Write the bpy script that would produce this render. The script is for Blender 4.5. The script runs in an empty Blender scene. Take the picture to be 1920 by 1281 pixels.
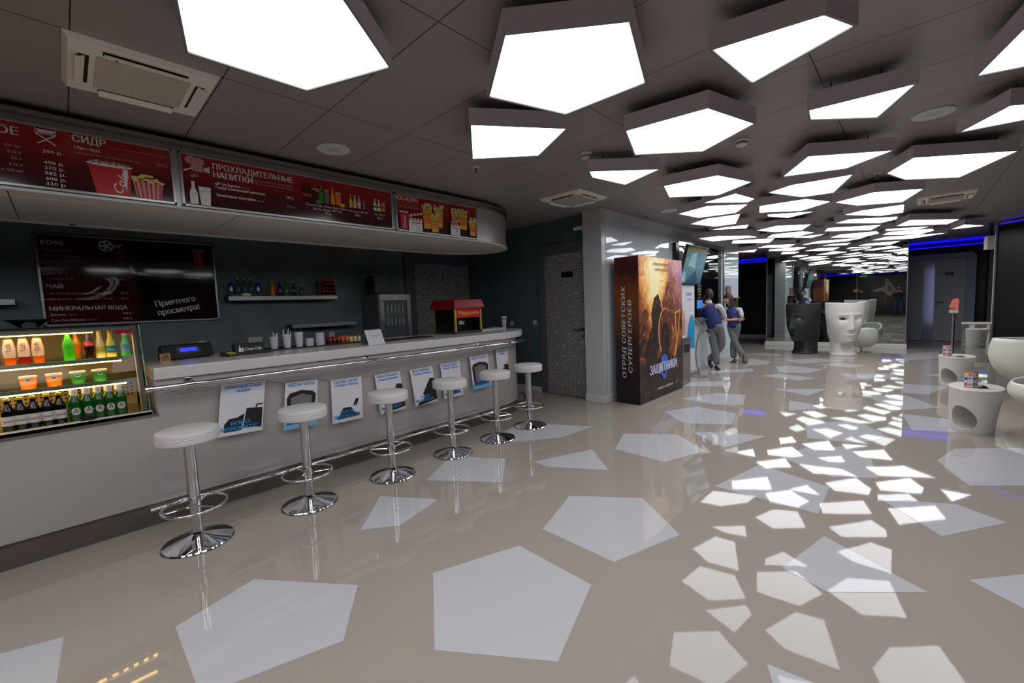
import bpy, bmesh, math, random
from mathutils import Vector, Matrix
random.seed(7)
C = bpy.context.scene.collection
SC = bpy.context.scene
PI = math.pi
# ---------------------------------------------------------------- camera
cam = bpy.data.cameras.new('camera'); co = bpy.data.objects.new('camera', cam); C.objects.link(co)
cam.sensor_width = 36; cam.lens = 793.74/1920*36; cam.clip_start = .05; cam.clip_end = 100
yw, pt, rl = [math.radians(a) for a in (43.5656, 4.6572, -2.3142)]
fw = Vector((-math.sin(yw)*math.cos(pt), math.cos(yw)*math.cos(pt), -math.sin(pt)))
rt = Vector((math.cos(yw), math.sin(yw), 0)); up = rt.cross(fw)
rt2 = math.cos(rl)*rt + math.sin(rl)*up; up2 = -math.sin(rl)*rt + math.cos(rl)*up
m = Matrix((rt2, up2, -fw)).transposed().to_4x4(); m.translation = (0, 0, 1.47)
co.matrix_world = m; SC.camera = co
SC.view_settings.view_transform = 'Standard'; SC.view_settings.look = 'None'
SC.view_settings.exposure = 0.0; SC.view_settings.gamma = 1
SC.view_settings.use_curve_mapping = False
w = bpy.data.worlds.new('world'); SC.world = w; w.use_nodes = True
w.node_tree.nodes['Background'].inputs[0].default_value = (.5, .55, .62, 1)
w.node_tree.nodes['Background'].inputs[1].default_value = .3
SC.cycles.max_bounces = 10; SC.cycles.diffuse_bounces = 5; SC.cycles.glossy_bounces = 6
SC.cycles.transmission_bounces = 8; SC.cycles.transparent_max_bounces = 12
SC.cycles.sample_clamp_indirect = 4; SC.cycles.caustics_refractive = False
# ---------------------------------------------------------------- materials
def lin(c):
    return tuple(((v/255)/12.92 if v/255 <= .04045 else ((v/255+.055)/1.055)**2.4) for v in c)+(1,)
def M(name, col, rough=.5, metal=0, emit=0, ecol=None, trans=0, ior=1.5, coat=0, alpha=1, noise=0, nscale=8, bump=0, bscale=200, aniso=0, spec=.5):
    m = bpy.data.materials.new(name); m.use_nodes = True; nt = m.node_tree; b = nt.nodes['Principled BSDF']
    c = lin(col); b.inputs['Base Color'].default_value = c
    b.inputs['Roughness'].default_value = rough; b.inputs['Metallic'].default_value = metal
    b.inputs['IOR'].default_value = ior; b.inputs['Transmission Weight'].default_value = trans
    b.inputs['Coat Weight'].default_value = coat; b.inputs['Alpha'].default_value = alpha
    b.inputs['Specular IOR Level'].default_value = spec
    if emit: b.inputs['Emission Color'].default_value = lin(ecol or col); b.inputs['Emission Strength'].default_value = emit
    if noise or bump:
        tc = nt.nodes.new('ShaderNodeTexCoord')
    if noise:
        n = nt.nodes.new('ShaderNodeTexNoise'); n.inputs['Scale'].default_value = nscale; n.inputs['Detail'].default_value = 6
        r = nt.nodes.new('ShaderNodeMapRange'); r.inputs[3].default_value = 1-noise; r.inputs[4].default_value = 1+noise
        mx = nt.nodes.new('ShaderNodeVectorMath'); mx.operation = 'SCALE'; mx.inputs[0].default_value = c[:3]
        nt.links.new(tc.outputs['Object'], n.inputs['Vector']); nt.links.new(n.outputs[0], r.inputs[0])
        nt.links.new(r.outputs[0], mx.inputs['Scale']); nt.links.new(mx.outputs[0], b.inputs['Base Color'])
    if bump:
        n = nt.nodes.new('ShaderNodeTexNoise'); n.inputs['Scale'].default_value = bscale
        u = nt.nodes.new('ShaderNodeBump'); u.inputs['Strength'].default_value = bump; u.inputs['Distance'].default_value = .002
        nt.links.new(tc.outputs['Object'], n.inputs['Vector']); nt.links.new(n.outputs[0], u.inputs['Height']); nt.links.new(u.outputs[0], b.inputs['Normal'])
    return m
def grid_lines(m, axes, period, offset, width, dark):
    """darken thin joints at regular spacing along object axes"""
    nt = m.node_tree; b = nt.nodes['Principled BSDF']; tc = nt.nodes.new('ShaderNodeTexCoord'); sp = nt.nodes.new('ShaderNodeSeparateXYZ')
    nt.links.new(tc.outputs['Object'], sp.inputs[0]); prev = None
    for a, p, o in zip(axes, period, offset):
        ad = nt.nodes.new('ShaderNodeMath'); ad.operation = 'SUBTRACT'; ad.inputs[1].default_value = o-width/2
        nt.links.new(sp.outputs['XYZ'.index(a)], ad.inputs[0])
        fm = nt.nodes.new('ShaderNodeMath'); fm.operation = 'FLOORED_MODULO'; fm.inputs[1].default_value = p; nt.links.new(ad.outputs[0], fm.inputs[0])
        lt = nt.nodes.new('ShaderNodeMath'); lt.operation = 'LESS_THAN'; lt.inputs[1].default_value = width; nt.links.new(fm.outputs[0], lt.inputs[0])
        if prev:
            mxx = nt.nodes.new('ShaderNodeMath'); mxx.operation = 'MAXIMUM'; nt.links.new(prev, mxx.inputs[0]); nt.links.new(lt.outputs[0], mxx.inputs[1]); prev = mxx.outputs[0]
        else: prev = lt.outputs[0]
    mix = nt.nodes.new('ShaderNodeMix'); mix.data_type = 'RGBA'
    src = b.inputs['Base Color']
    if src.is_linked: nt.links.new(src.links[0].from_socket, mix.inputs[6])
    else: mix.inputs[6].default_value = src.default_value
    mix.inputs[7].default_value = lin(dark); nt.links.new(prev, mix.inputs[0]); nt.links.new(mix.outputs[2], src)
    return m
K = {}
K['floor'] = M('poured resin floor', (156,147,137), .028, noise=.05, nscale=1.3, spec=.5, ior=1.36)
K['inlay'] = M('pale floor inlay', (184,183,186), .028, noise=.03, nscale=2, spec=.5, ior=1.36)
for k in ('floor', 'inlay'):   # faint waviness so reflections soften
    nt = K[k].node_tree; b = nt.nodes['Principled BSDF']; tc = nt.nodes.new('ShaderNodeTexCoord')
    n = nt.nodes.new('ShaderNodeTexNoise'); n.inputs['Scale'].default_value = 5; n.inputs['Detail'].default_value = 3
    u = nt.nodes.new('ShaderNodeBump'); u.inputs['Strength'].default_value = .014; u.inputs['Distance'].default_value = .01
    nt.links.new(tc.outputs['Object'], n.inputs['Vector']); nt.links.new(n.outputs[0], u.inputs['Height']); nt.links.new(u.outputs[0], b.inputs['Normal'])
K['ceil'] = grid_lines(M('grey brown metal ceiling panels', (150,142,138), .42, bump=.1, bscale=300), 'YX', (.6, 1.2), (.134, -2.865), .006, (30,28,28))
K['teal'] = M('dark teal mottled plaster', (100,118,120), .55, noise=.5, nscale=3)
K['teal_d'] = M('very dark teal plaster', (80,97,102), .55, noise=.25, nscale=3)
K['glasswall'] = grid_lines(M('pale back painted glass cladding', (205,215,218), .03, spec=.8), 'Y', (.6,), (5.43,), .006, (120,128,132))
K['palecol'] = M('pale grey column cladding', (192,194,192), .2)
K['white'] = M('white paint', (205,205,203), .45)
K['whiteplastic'] = M('white moulded plastic', (214,211,205), .38)
K['ivory'] = M('ivory white shell plastic', (216,216,204), .3)
K['worktop'] = M('white solid surface worktop', (206,202,200), .28)
K['alu'] = M('satin grey laminate panel', (180,175,171), .32, metal=.3, bump=.05, bscale=150)
K['brushed'] = M('brushed aluminium', (170,170,172), .28, metal=.9)
K['canopy'] = M('satin silver canopy cladding', (190,188,186), .3, metal=.5)
K['soffit'] = M('grey canopy soffit', (226,218,210), .4)
K['chrome'] = M('polished chrome', (215,215,218), .06, metal=1)
K['steel'] = M('brushed stainless steel', (165,160,155), .25, metal=.95)
K['kick'] = M('dark steel kickboard', (112,103,96), .25, metal=.5)
K['lampside'] = M('dark grey lamp housing', (215,206,215), .5)
K['lamprim'] = M('grey lamp rim', (120,118,122), .45)
K['lamp'] = M('glowing lamp diffuser', (235,240,255), .4, emit=5.5, ecol=(246,247,252))
K['leather'] = M('white quilted leatherette', (205,202,200), .45, bump=.25, bscale=60)
K['black'] = M('black plastic', (18,18,20), .35)
K['blackmatte'] = M('matt black plastic', (34,35,38), .55)
K['dark'] = M('dark grey', (50,52,56), .45)
K['darkgloss'] = M('black glossy glass', (8,10,11), .03)
K['darkpanel'] = M('black wall panelling', (22,24,28), .35, noise=.4, nscale=1.5)
K['frame_g'] = M('dark slate door frame', (84,90,98), .5)
K['mirror'] = M('tinted mirror', (196,204,198), .004, metal=1)
K['blue_led'] = M('blue light strip', (20,10,255), .5, emit=2.2, ecol=(28,8,255))
K['blue_cove'] = M('blue cove emitter', (20,10,255), .5, emit=60, ecol=(10,4,255))
K['warm_led'] = M('warm white light strip', (255,210,150), .5, emit=20, ecol=(255,190,100))
K['red'] = M('deep red enamel', (150,14,34), .25, coat=.5)
K['red_s'] = M('bright red sign', (200,30,20), .4)
K['gold'] = M('yellow gold painted metal', (190,170,60), .4)
K['goldtext'] = M('gold lettering', (225,180,80), .5)
K['paper'] = M('white paper', (208,206,212), .6)
K['ink_blue'] = M('bright blue print', (18,128,200), .5)
K['ink_black'] = M('black print', (18,18,20), .5)
K['ink_white'] = M('white print', (225,222,220), .5)
K['ink_pink'] = M('pale pink print', (205,150,150), .5)
K['ink_cream'] = M('cream print', (222,200,140), .5)
K['ink_yellow'] = M('yellow print', (215,165,40), .5)
K['ink_green'] = M('green print', (40,130,50), .4)
K['ink_red'] = M('red print', (190,22,28), .4)
K['ink_orange'] = M('orange print', (225,110,25), .4)
K['ink_grey'] = M('grey print', (110,104,104), .5)
K['acw'] = M('warm white vent plastic', (236,231,218), .45)
K['acg'] = M('vent grille mesh', (196,190,178), .6)
K['cloth_blue'] = M('navy knitted vest cloth', (30,44,96), .85, bump=.3, bscale=250)
K['cloth_white'] = M('pale shirt cloth', (196,190,198), .8)
K['cloth_grey'] = M('grey trouser cloth', (104,104,110), .85)
K['skin'] = M('skin', (205,150,125), .55)
K['hair'] = M('dark brown hair', (38,26,24), .6)
K['coral'] = M('coral pink lacquer', (235,120,105), .5)
def glass(name, col, rough=.02, ior_=1.2):
    """thin clear pane: mostly see-through with a glossy sheen"""
    m = bpy.data.materials.new(name); m.use_nodes = True; nt = m.node_tree; nt.nodes.clear()
    o = nt.nodes.new('ShaderNodeOutputMaterial'); t = nt.nodes.new('ShaderNodeBsdfTransparent'); g = nt.nodes.new('ShaderNodeBsdfGlossy')
    mx = nt.nodes.new('ShaderNodeMixShader'); f = nt.nodes.new('ShaderNodeFresnel'); f.inputs[0].default_value = ior_
    t.inputs[0].default_value = lin(col); g.inputs['Roughness'].default_value = rough
    nt.links.new(f.outputs[0], mx.inputs[0]); nt.links.new(t.outputs[0], mx.inputs[1]); nt.links.new(g.outputs[0], mx.inputs[2]); nt.links.new(mx.outputs[0], o.inputs[0])
    return m
K['glass'] = glass('clear glass', (246,250,247)); K['glass_edge'] = M('green glass edge', (90,150,120), .1)
K['glass_smoke'] = glass('smoked clear acrylic', (170,168,160))
for nm, c in dict(green_glass=(30,140,40), dark_glass=(20,12,10), amber_glass=(225,150,30), cola_glass=(40,14,10), clear_drink=(205,200,150), lemon_drink=(225,205,90), beer_green=(25,80,25), rich_white=(205,185,190), red_syrup=(120,20,20), orange_syrup=(190,80,15), blue_can=(30,50,130)).items():
    K[nm] = M(nm.replace('_', ' '), c, .1, spec=.7)
def cell_door(name, base, line, scale=38):
    m = M(name, base, .5); nt = m.node_tree; b = nt.nodes['Principled BSDF']; tc = nt.nodes.new('ShaderNodeTexCoord')
    v = nt.nodes.new('ShaderNodeTexVoronoi'); v.feature = 'DISTANCE_TO_EDGE'; v.inputs['Scale'].default_value = scale
    v.inputs['Randomness'].default_value = .75
    r = nt.nodes.new('ShaderNodeValToRGB'); r.color_ramp.elements[0].position = .05; r.color_ramp.elements[0].color = lin(line)
    r.color_ramp.elements[1].position = .11; r.color_ramp.elements[1].color = lin(base)
    nt.links.new(tc.outputs['Object'], v.inputs['Vector']); nt.links.new(v.outputs['Distance'], r.inputs[0]); nt.links.new(r.outputs[0], b.inputs['Base Color'])
    return m
K['celldoor'] = cell_door('cell patterned door laminate', (108,103,104), (170,166,163), 25)
K['celldoor_far'] = cell_door('pale patterned door laminate', (222,217,222), (170,166,172), 34)
def ramp_mat(name, axis, stops, rough=.3, noise=.5, nscale=3, dist=.5, emit=0, lo=0, hi=1, stretch=(1,1,1)):
    """printed colour sweep along an object axis, broken up by noise"""
    m = M(name, (128,128,128), rough); nt = m.node_tree; b = nt.nodes['Principled BSDF']; tc = nt.nodes.new('ShaderNodeTexCoord')
    sp = nt.nodes.new('ShaderNodeSeparateXYZ'); nt.links.new(tc.outputs['Object'], sp.inputs[0])
    mr = nt.nodes.new('ShaderNodeMapRange'); mr.inputs[1].default_value = lo; mr.inputs[2].default_value = hi; nt.links.new(sp.outputs['XYZ'.index(axis)], mr.inputs[0])
    mp = nt.nodes.new('ShaderNodeMapping'); mp.inputs['Scale'].default_value = stretch; nt.links.new(tc.outputs['Object'], mp.inputs[0])
    n = nt.nodes.new('ShaderNodeTexNoise'); n.inputs['Scale'].default_value = nscale; n.inputs['Detail'].default_value = 8; n.inputs['Distortion'].default_value = dist
    nt.links.new(mp.outputs[0], n.inputs['Vector'])
    ad = nt.nodes.new('ShaderNodeMath'); ad.operation = 'MULTIPLY_ADD'; ad.inputs[1].default_value = noise; nt.links.new(n.outputs[0], ad.inputs[0]); nt.links.new(mr.outputs[0], ad.inputs[2])
    sb = nt.nodes.new('ShaderNodeMath'); sb.operation = 'SUBTRACT'; sb.inputs[1].default_value = noise/2; nt.links.new(ad.outputs[0], sb.inputs[0])
    r = nt.nodes.new('ShaderNodeValToRGB'); e = r.color_ramp.elements
    while len(e) < len(stops): e.new(.5)
    for el, (p, c) in zip(e, stops): el.position = p; el.color = lin(c)
    nt.links.new(sb.outputs[0], r.inputs[0]); nt.links.new(r.outputs[0], b.inputs['Base Color'])
    if emit: nt.links.new(r.outputs[0], b.inputs['Emission Color']); b.inputs['Emission Strength'].default_value = emit
    return m
# ---------------------------------------------------------------- mesh helpers
class MB:
    def __init__(s): s.v = []; s.f = []; s.m = []; s.mats = []; s.cur = 0; s.sm = []
    def mat(s, m):
        if m not in s.mats: s.mats.append(m)
        s.cur = s.mats.index(m); return s
    def add(s, vs, fs, smooth=False):
        o = len(s.v); s.v += [tuple(v) for v in vs]
        for f in fs: s.f.append([i+o for i in f]); s.m.append(s.cur); s.sm.append(smooth)
        return s
    def box(s, x0, x1, y0, y1, z0, z1):
        v = [(x, y, z) for x in (x0, x1) for y in (y0, y1) for z in (z0, z1)]
        return s.add(v, [(0,1,3,2),(4,6,7,5),(0,4,5,1),(2,3,7,6),(0,2,6,4),(1,5,7,3)])
    def obox(s, c, ex, ey, ez):
        c, ex, ey, ez = map(Vector, (c, ex, ey, ez))
        v = [c+a*ex+b*ey+d*ez for a in (-1,1) for b in (-1,1) for d in (-1,1)]
        return s.add(v, [(0,1,3,2),(4,6,7,5),(0,4,5,1),(2,3,7,6),(0,2,6,4),(1,5,7,3)])
    def prism(s, poly, z0, z1, top=True, bot=True):
        n = len(poly); v = [(p[0], p[1], z0) for p in poly]+[(p[0], p[1], z1) for p in poly]
        f = [(i, (i+1) % n, n+(i+1) % n, n+i) for i in range(n)]
        if bot: f.append(tuple(range(n-1, -1, -1)))
        if top: f.append(tuple(range(n, 2*n)))
        return s.add(v, f)
    def lathe(s, prof, c=(0,0,0), n=24, smooth=True, sx=1, sy=1, cap=True):
        v = []; f = []; k = len(prof)
        for r, z in prof:
            for i in range(n): a = 2*PI*i/n; v.append((c[0]+r*sx*math.cos(a), c[1]+r*sy*math.sin(a), c[2]+z))
        for j in range(k-1):
            for i in range(n): f.append((j*n+i, j*n+(i+1) % n, (j+1)*n+(i+1) % n, (j+1)*n+i))
        s.add(v, f, smooth)
        if cap:
            o = len(s.v)-k*n
            if prof[0][0] > 1e-5: s.add(s.v[o:o+n], [tuple(range(n-1, -1, -1))])
            if prof[-1][0] > 1e-5: s.add(s.v[o+(k-1)*n:o+k*n], [tuple(range(n))])
        return s
    def tube(s, pts, r, n=10, closed=False, cap=True):
        pts = [Vector(p) for p in pts]; k = len(pts); v = []; f = []
        rr = r if isinstance(r, (list, tuple)) else [r]*k
        last = None
        for i, p in enumerate(pts):
            a = pts[(i-1) % k] if (closed or i > 0) else p; b = pts[(i+1) % k] if (closed or i < k-1) else p
            t = (b-a).normalized()
            if last is None: u = t.cross(Vector((0, 0, 1))); u = u if u.length > .05 else t.cross(Vector((1, 0, 0)))
            else: u = last - t*last.dot(t)
            u.normalize(); last = u; w2 = t.cross(u)
            for j in range(n): an = 2*PI*j/n; v.append(p+rr[i]*(math.cos(an)*u+math.sin(an)*w2))
        for i in range(k if closed else k-1):
            for j in range(n): f.append((i*n+j, i*n+(j+1) % n, ((i+1) % k)*n+(j+1) % n, ((i+1) % k)*n+j))
        s.add(v, f, True)
        if cap and not closed:
            o = len(s.v)-k*n
            s.add(s.v[o:o+n], [tuple(range(n-1, -1, -1))]); s.add(s.v[o+(k-1)*n:o+k*n], [tuple(range(n))])
        return s
    def build(s, name, mat=None, parent=None, bevel=0, seg=2, **props):
        me = bpy.data.meshes.new(name); me.from_pydata(s.v, [], s.f)
        mats = s.mats or [mat]
        for q in mats: me.materials.append(q)
        me.polygons.foreach_set('material_index', s.m); me.polygons.foreach_set('use_smooth', s.sm)
        bm = bmesh.new(); bm.from_mesh(me); bmesh.ops.recalc_face_normals(bm, faces=bm.faces); bm.to_mesh(me); bm.free()
        if any(s.sm): me.set_sharp_from_angle(angle=math.radians(38))
        o = bpy.data.objects.new(name, me); C.objects.link(o)
        if parent: o.parent = parent
        if bevel:
            b = o.modifiers.new('bevel', 'BEVEL'); b.width = bevel; b.segments = seg; b.limit_method = 'ANGLE'; b.angle_limit = math.radians(40)
        for k, v in props.items(): o[k] = v
        return o
def thing(name, label, cat, loc=(0,0,0), rz=0, group=None):
    o = bpy.data.objects.new(name, None); C.objects.link(o); o.location = loc; o.rotation_euler = (0, 0, rz); o.empty_display_size = .1
    o['label'] = label; o['category'] = cat
    if group: o['group'] = group
    return o
def tag(o, label, cat, group=None, kind=None):
    o['label'] = label; o['category'] = cat
    if group: o['group'] = group
    if kind: o['kind'] = kind
    return o
def struct(o, label=None):
    o['kind'] = 'structure'
    if label: o['label'] = label
    return o
def copy_tree(o, parent=None):
    c = o.copy(); C.objects.link(c)
    if parent: c.parent = parent
    for ch in list(o.children): copy_tree(ch, c)
    return c
def again(o, loc, rz=None, label=None, group=None):
    c = copy_tree(o); c.location = loc
    if rz is not None: c.rotation_euler = (0, 0, rz)
    if label: c['label'] = label
    if group: c['group'] = group
    return c
_tc = {}
def text_geo(body, bold=0, shear=0, spacing=1):
    key = (body, bold, shear, spacing)
    if key not in _tc:
        cu = bpy.data.curves.new('t', 'FONT'); cu.body = body; cu.size = 1; cu.offset = bold; cu.shear = shear; cu.resolution_u = 2
        cu.space_character = spacing; cu.align_x = 'LEFT'
        ob = bpy.data.objects.new('t', cu); me = bpy.data.meshes.new_from_object(ob)
        _tc[key] = ([v.co.copy() for v in me.vertices], [tuple(p.vertices) for p in me.polygons])
        bpy.data.objects.remove(ob); bpy.data.curves.remove(cu); bpy.data.meshes.remove(me)
    return _tc[key]
class Print:
    """flat printed artwork on a plane O + u*U + v*V"""
    def __init__(s, O, U, V, parent):
        s.O, s.U, s.V = Vector(O), Vector(U).normalized(), Vector(V).normalized(); s.N = s.U.cross(s.V); s.p = parent; s.mb = {}; s.l = .0015
    def _g(s, name, mat):
        return s.mb.setdefault((name, mat.name), (MB().mat(mat), name))[0]
    def pt(s, u, v): return s.O+s.U*u+s.V*v+s.N*s.l
    def poly(s, name, mat, pts):
        s._g(name, mat).add([s.pt(*q) for q in pts], [tuple(range(len(pts)))]); s.l += .00012
    def rect(s, name, mat, u0, v0, u1, v1): s.poly(name, mat, [(u0,v0),(u1,v0),(u1,v1),(u0,v1)])
    def oval(s, name, mat, u, v, a, b, n=18, rot=0):
        s.poly(name, mat, [(u+a*math.cos(t)*math.cos(rot)-b*math.sin(t)*math.sin(rot), v+a*math.cos(t)*math.sin(rot)+b*math.sin(t)*math.cos(rot)) for t in [2*PI*i/n for i in range(n)]])
    def ring(s, name, mat, u, v, a, wd, n=24):
        for i in range(n):
            t0, t1 = 2*PI*i/n, 2*PI*(i+1)/n
            s.l -= .00012
            s.poly(name, mat, [(u+r*math.cos(t), v+r*math.sin(t)) for r, t in ((a,t0),(a,t1),(a-wd,t1),(a-wd,t0))])
        s.l += .00012
    def text(s, body, u, v, h, mat, name='lettering', width=None, bold=0, shear=0, rot=0, align='l', spacing=1):
        """h = cap height; width squeezes or stretches the line to fit"""
        if bold and len(body) > 1:
            for q_ in (-1, 1):
                e_ = .5*bold*h*q_*1.3; s.text(body, u+e_*math.cos(rot), v+e_*math.sin(rot), h, mat, name, width, 0, shear, rot, align, spacing)
            return
        vs, fs = text_geo(body, 0, shear, spacing)
        if not vs: return
        x0 = min(q.x for q in vs); x1 = max(q.x for q in vs); k = h/.72; kx = k if not width else width/(x1-x0)
        sh = {'l': 0, 'c': -(x1-x0)*kx/2, 'r': -(x1-x0)*kx}[align]
        c, sn = math.cos(rot), math.sin(rot); out = []
        for q in vs:
            a, b = (q.x-x0)*kx+sh, q.y*k; out.append(s.pt(u+a*c-b*sn, v+a*sn+b*c))
        s._g(name, mat).add(out, fs); s.l += .00012
    def done(s):
        for mb, name in s.mb.values(): mb.build(name, None, s.p)

# measured outlines (metres)
LAMPS=[[[-1.81,0.33],[-2.37,0.47],[-2.36,0.99],[-1.87,1.2],[-1.47,0.69]],[[-1.32,1.41],[-0.89,1.74],[-1.08,2.28],[-1.61,2.26],[-1.77,1.74]],[[-2.1,1.89],[-1.71,2.43],[-2.18,2.69],[-2.58,2.33]],[[-0.74,2.21],[-0.3,2.31],[-0.21,2.52],[-0.69,2.74]],[[-1.48,2.76],[-0.95,2.84],[-0.81,3.35],[-1.26,3.64],[-1.67,3.27]],[[-0.53,3.38],[-0.01,3.45],[-0.21,3.92],[-0.55,3.58]],[[0.21,3.62],[0.35,3.03],[0.51,3.28],[0.55,3.73]],[[0.2,4.78],[0.42,4.34],[0.62,4.5],[0.62,4.83]],[[-2.14,3.32],[-1.67,3.79],[-2.15,4.01],[-2.23,3.51]],[[-1.91,4.35],[-1.39,4.41],[-1.23,4.97],[-1.66,5.28],[-2.08,4.89]],[[-0.99,5.02],[-0.69,4.46],[-0.14,4.89],[-0.5,5.22]],[[-0.24,5.77],[-0.04,5.29],[0.64,5.83],[0.32,6.67],[-0.11,6.27]],[[-1.25,5.63],[-0.99,5.45],[-0.46,5.51],[-0.71,6.31],[-1.02,6.25]],[[-1.93,5.51],[-1.49,5.33],[-1.41,5.83],[-1.54,5.99]],[[-2.39,5.9],[-1.93,5.72],[-1.55,6.09],[-1.83,6.56],[-2.31,6.45]],[[-2.58,6.84],[-2.24,6.6],[-1.8,6.68],[-2.09,7.5],[-2.41,7.46]],[[-1.5,6.33],[-0.99,6.38],[-0.79,6.87],[-1.18,7.24],[-1.62,6.83]],[[-1.57,7.07],[-1.03,7.45],[-1.43,7.69],[-1.61,7.26]],[[-0.79,6.98],[-0.38,6.68],[0.06,6.99],[-0.14,7.8],[-0.6,7.51]],[[-0.81,8.19],[-0.58,7.99],[-0.12,7.99],[-0.14,8.81],[-0.42,8.85]],[[-2.59,7.74],[-2.31,7.67],[-1.97,7.77],[-2.11,8.17]],[[-2.08,8.59],[-1.71,8.33],[-1.27,8.73],[-1.5,9.34],[-1.89,9.14]],[[-3.08,8.57],[-2.69,8.62],[-2.32,9.13],[-2.25,9.57],[-3.05,9.29]],[[-2.19,9.82],[-2.0,9.41],[-1.52,9.5],[-1.39,9.94],[-1.81,10.32]],[[-2.91,10.07],[-2.74,9.57],[-2.08,10.08],[-2.33,10.8]],[[-1.88,10.25],[-1.27,10.39],[-1.59,10.81]],[[-1.01,9.01],[-0.78,8.73],[-0.21,9.19],[-0.23,9.5],[-0.46,9.78]],[[-1.27,9.96],[-1.15,9.48],[-0.44,10.02],[-0.62,10.65]],[[-1.33,11.17],[-1.11,10.78],[-0.55,10.96],[-0.53,11.38],[-0.83,11.88]],[[-0.28,10.49],[-0.09,9.82],[0.54,10.58],[0.41,11.18]],[[-0.45,11.09],[-0.42,10.77],[0.19,11.18],[0.03,11.54]],[[-0.52,11.82],[-0.41,11.34],[0.23,11.66],[0.27,12.03],[0.04,12.57]],[[-0.76,12.76],[-0.48,12.26],[0.49,12.85],[-0.07,13.36]],[[0.48,12.21],[0.64,11.51],[0.97,12.19]],[[-1.98,12.06],[-1.58,11.58],[-0.77,11.95],[-1.14,12.3]],[[-1.7,12.82],[-1.42,12.6],[-1.1,12.84],[-1.23,13.31]],[[-1.08,13.87],[-0.89,13.47],[-0.25,13.62],[-0.46,14.47]],[[-2.8,11.61],[-2.47,11.25],[-2.01,11.74],[-2.27,12.33]],[[-2.79,12.72],[-2.67,12.3],[-2.11,12.48],[-1.94,12.78],[-2.32,13.4]],[[-3.43,11.99],[-2.85,11.97],[-3.08,12.63]],[[-2.76,14.0],[-2.61,13.41],[-2.28,13.89],[-2.49,14.38]],[[-2.19,13.79],[-1.83,13.41],[-1.39,13.71],[-1.63,14.52]],[[-1.36,14.38],[-1.21,14.0],[-0.76,14.54],[-0.9,14.58]]]
LAMPS_BACK=[[[-2.1,-5.71],[-1.71,-5.17],[-2.18,-4.91],[-2.58,-5.27]],[[-0.74,-5.39],[-0.3,-5.29],[-0.21,-5.08],[-0.69,-4.86]],[[-1.48,-4.84],[-0.95,-4.76],[-0.81,-4.25],[-1.26,-3.96],[-1.67,-4.33]],[[-0.53,-4.22],[-0.01,-4.15],[-0.21,-3.68],[-0.55,-4.02]],[[0.2,-2.82],[0.42,-3.26],[0.62,-3.1],[0.62,-2.77]],[[-2.14,-4.28],[-1.67,-3.81],[-2.15,-3.59],[-2.23,-4.09]],[[-1.91,-3.25],[-1.39,-3.19],[-1.23,-2.63],[-1.66,-2.32],[-2.08,-2.71]],[[-0.99,-2.58],[-0.69,-3.14],[-0.14,-2.71],[-0.5,-2.38]],[[-0.24,-1.83],[-0.04,-2.31],[0.64,-1.77],[0.32,-0.93],[-0.11,-1.33]],[[-1.25,-1.97],[-0.99,-2.15],[-0.46,-2.09],[-0.71,-1.29],[-1.02,-1.35]],[[-2.39,-1.7],[-1.93,-1.88],[-1.55,-1.51],[-1.83,-1.04],[-2.31,-1.15]],[[-2.58,-0.76],[-2.24,-1.0],[-1.8,-0.92],[-2.09,-0.1],[-2.41,-0.14]],[[-1.5,-1.27],[-0.99,-1.22],[-0.79,-0.73],[-1.18,-0.36],[-1.62,-0.77]],[[-0.79,-0.62],[-0.38,-0.92],[0.06,-0.61],[-0.14,0.2],[-0.6,-0.09]],[[-0.81,0.59],[-0.58,0.39],[-0.12,0.39],[-0.14,1.21],[-0.42,1.25]],[[-2.74,-2.28],[-2.62,-2.7],[-2.06,-2.52],[-1.89,-2.22],[-2.27,-1.6]],[[-3.38,-3.01],[-2.8,-3.03],[-3.03,-2.37]],[[0.1,1.34],[0.63,1.42],[0.77,1.93],[0.32,2.22],[-0.09,1.85]],[[0.8,2.19],[1.33,2.27],[1.47,2.78],[1.02,3.07],[0.61,2.7]],[[1.05,3.19],[1.58,3.27],[1.72,3.78],[1.27,4.07],[0.86,3.7]],[[0.2,0.39],[0.73,0.47],[0.87,0.98],[0.42,1.27],[0.01,0.9]]]  # last four are added beyond the right edge to light the floor there
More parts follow.
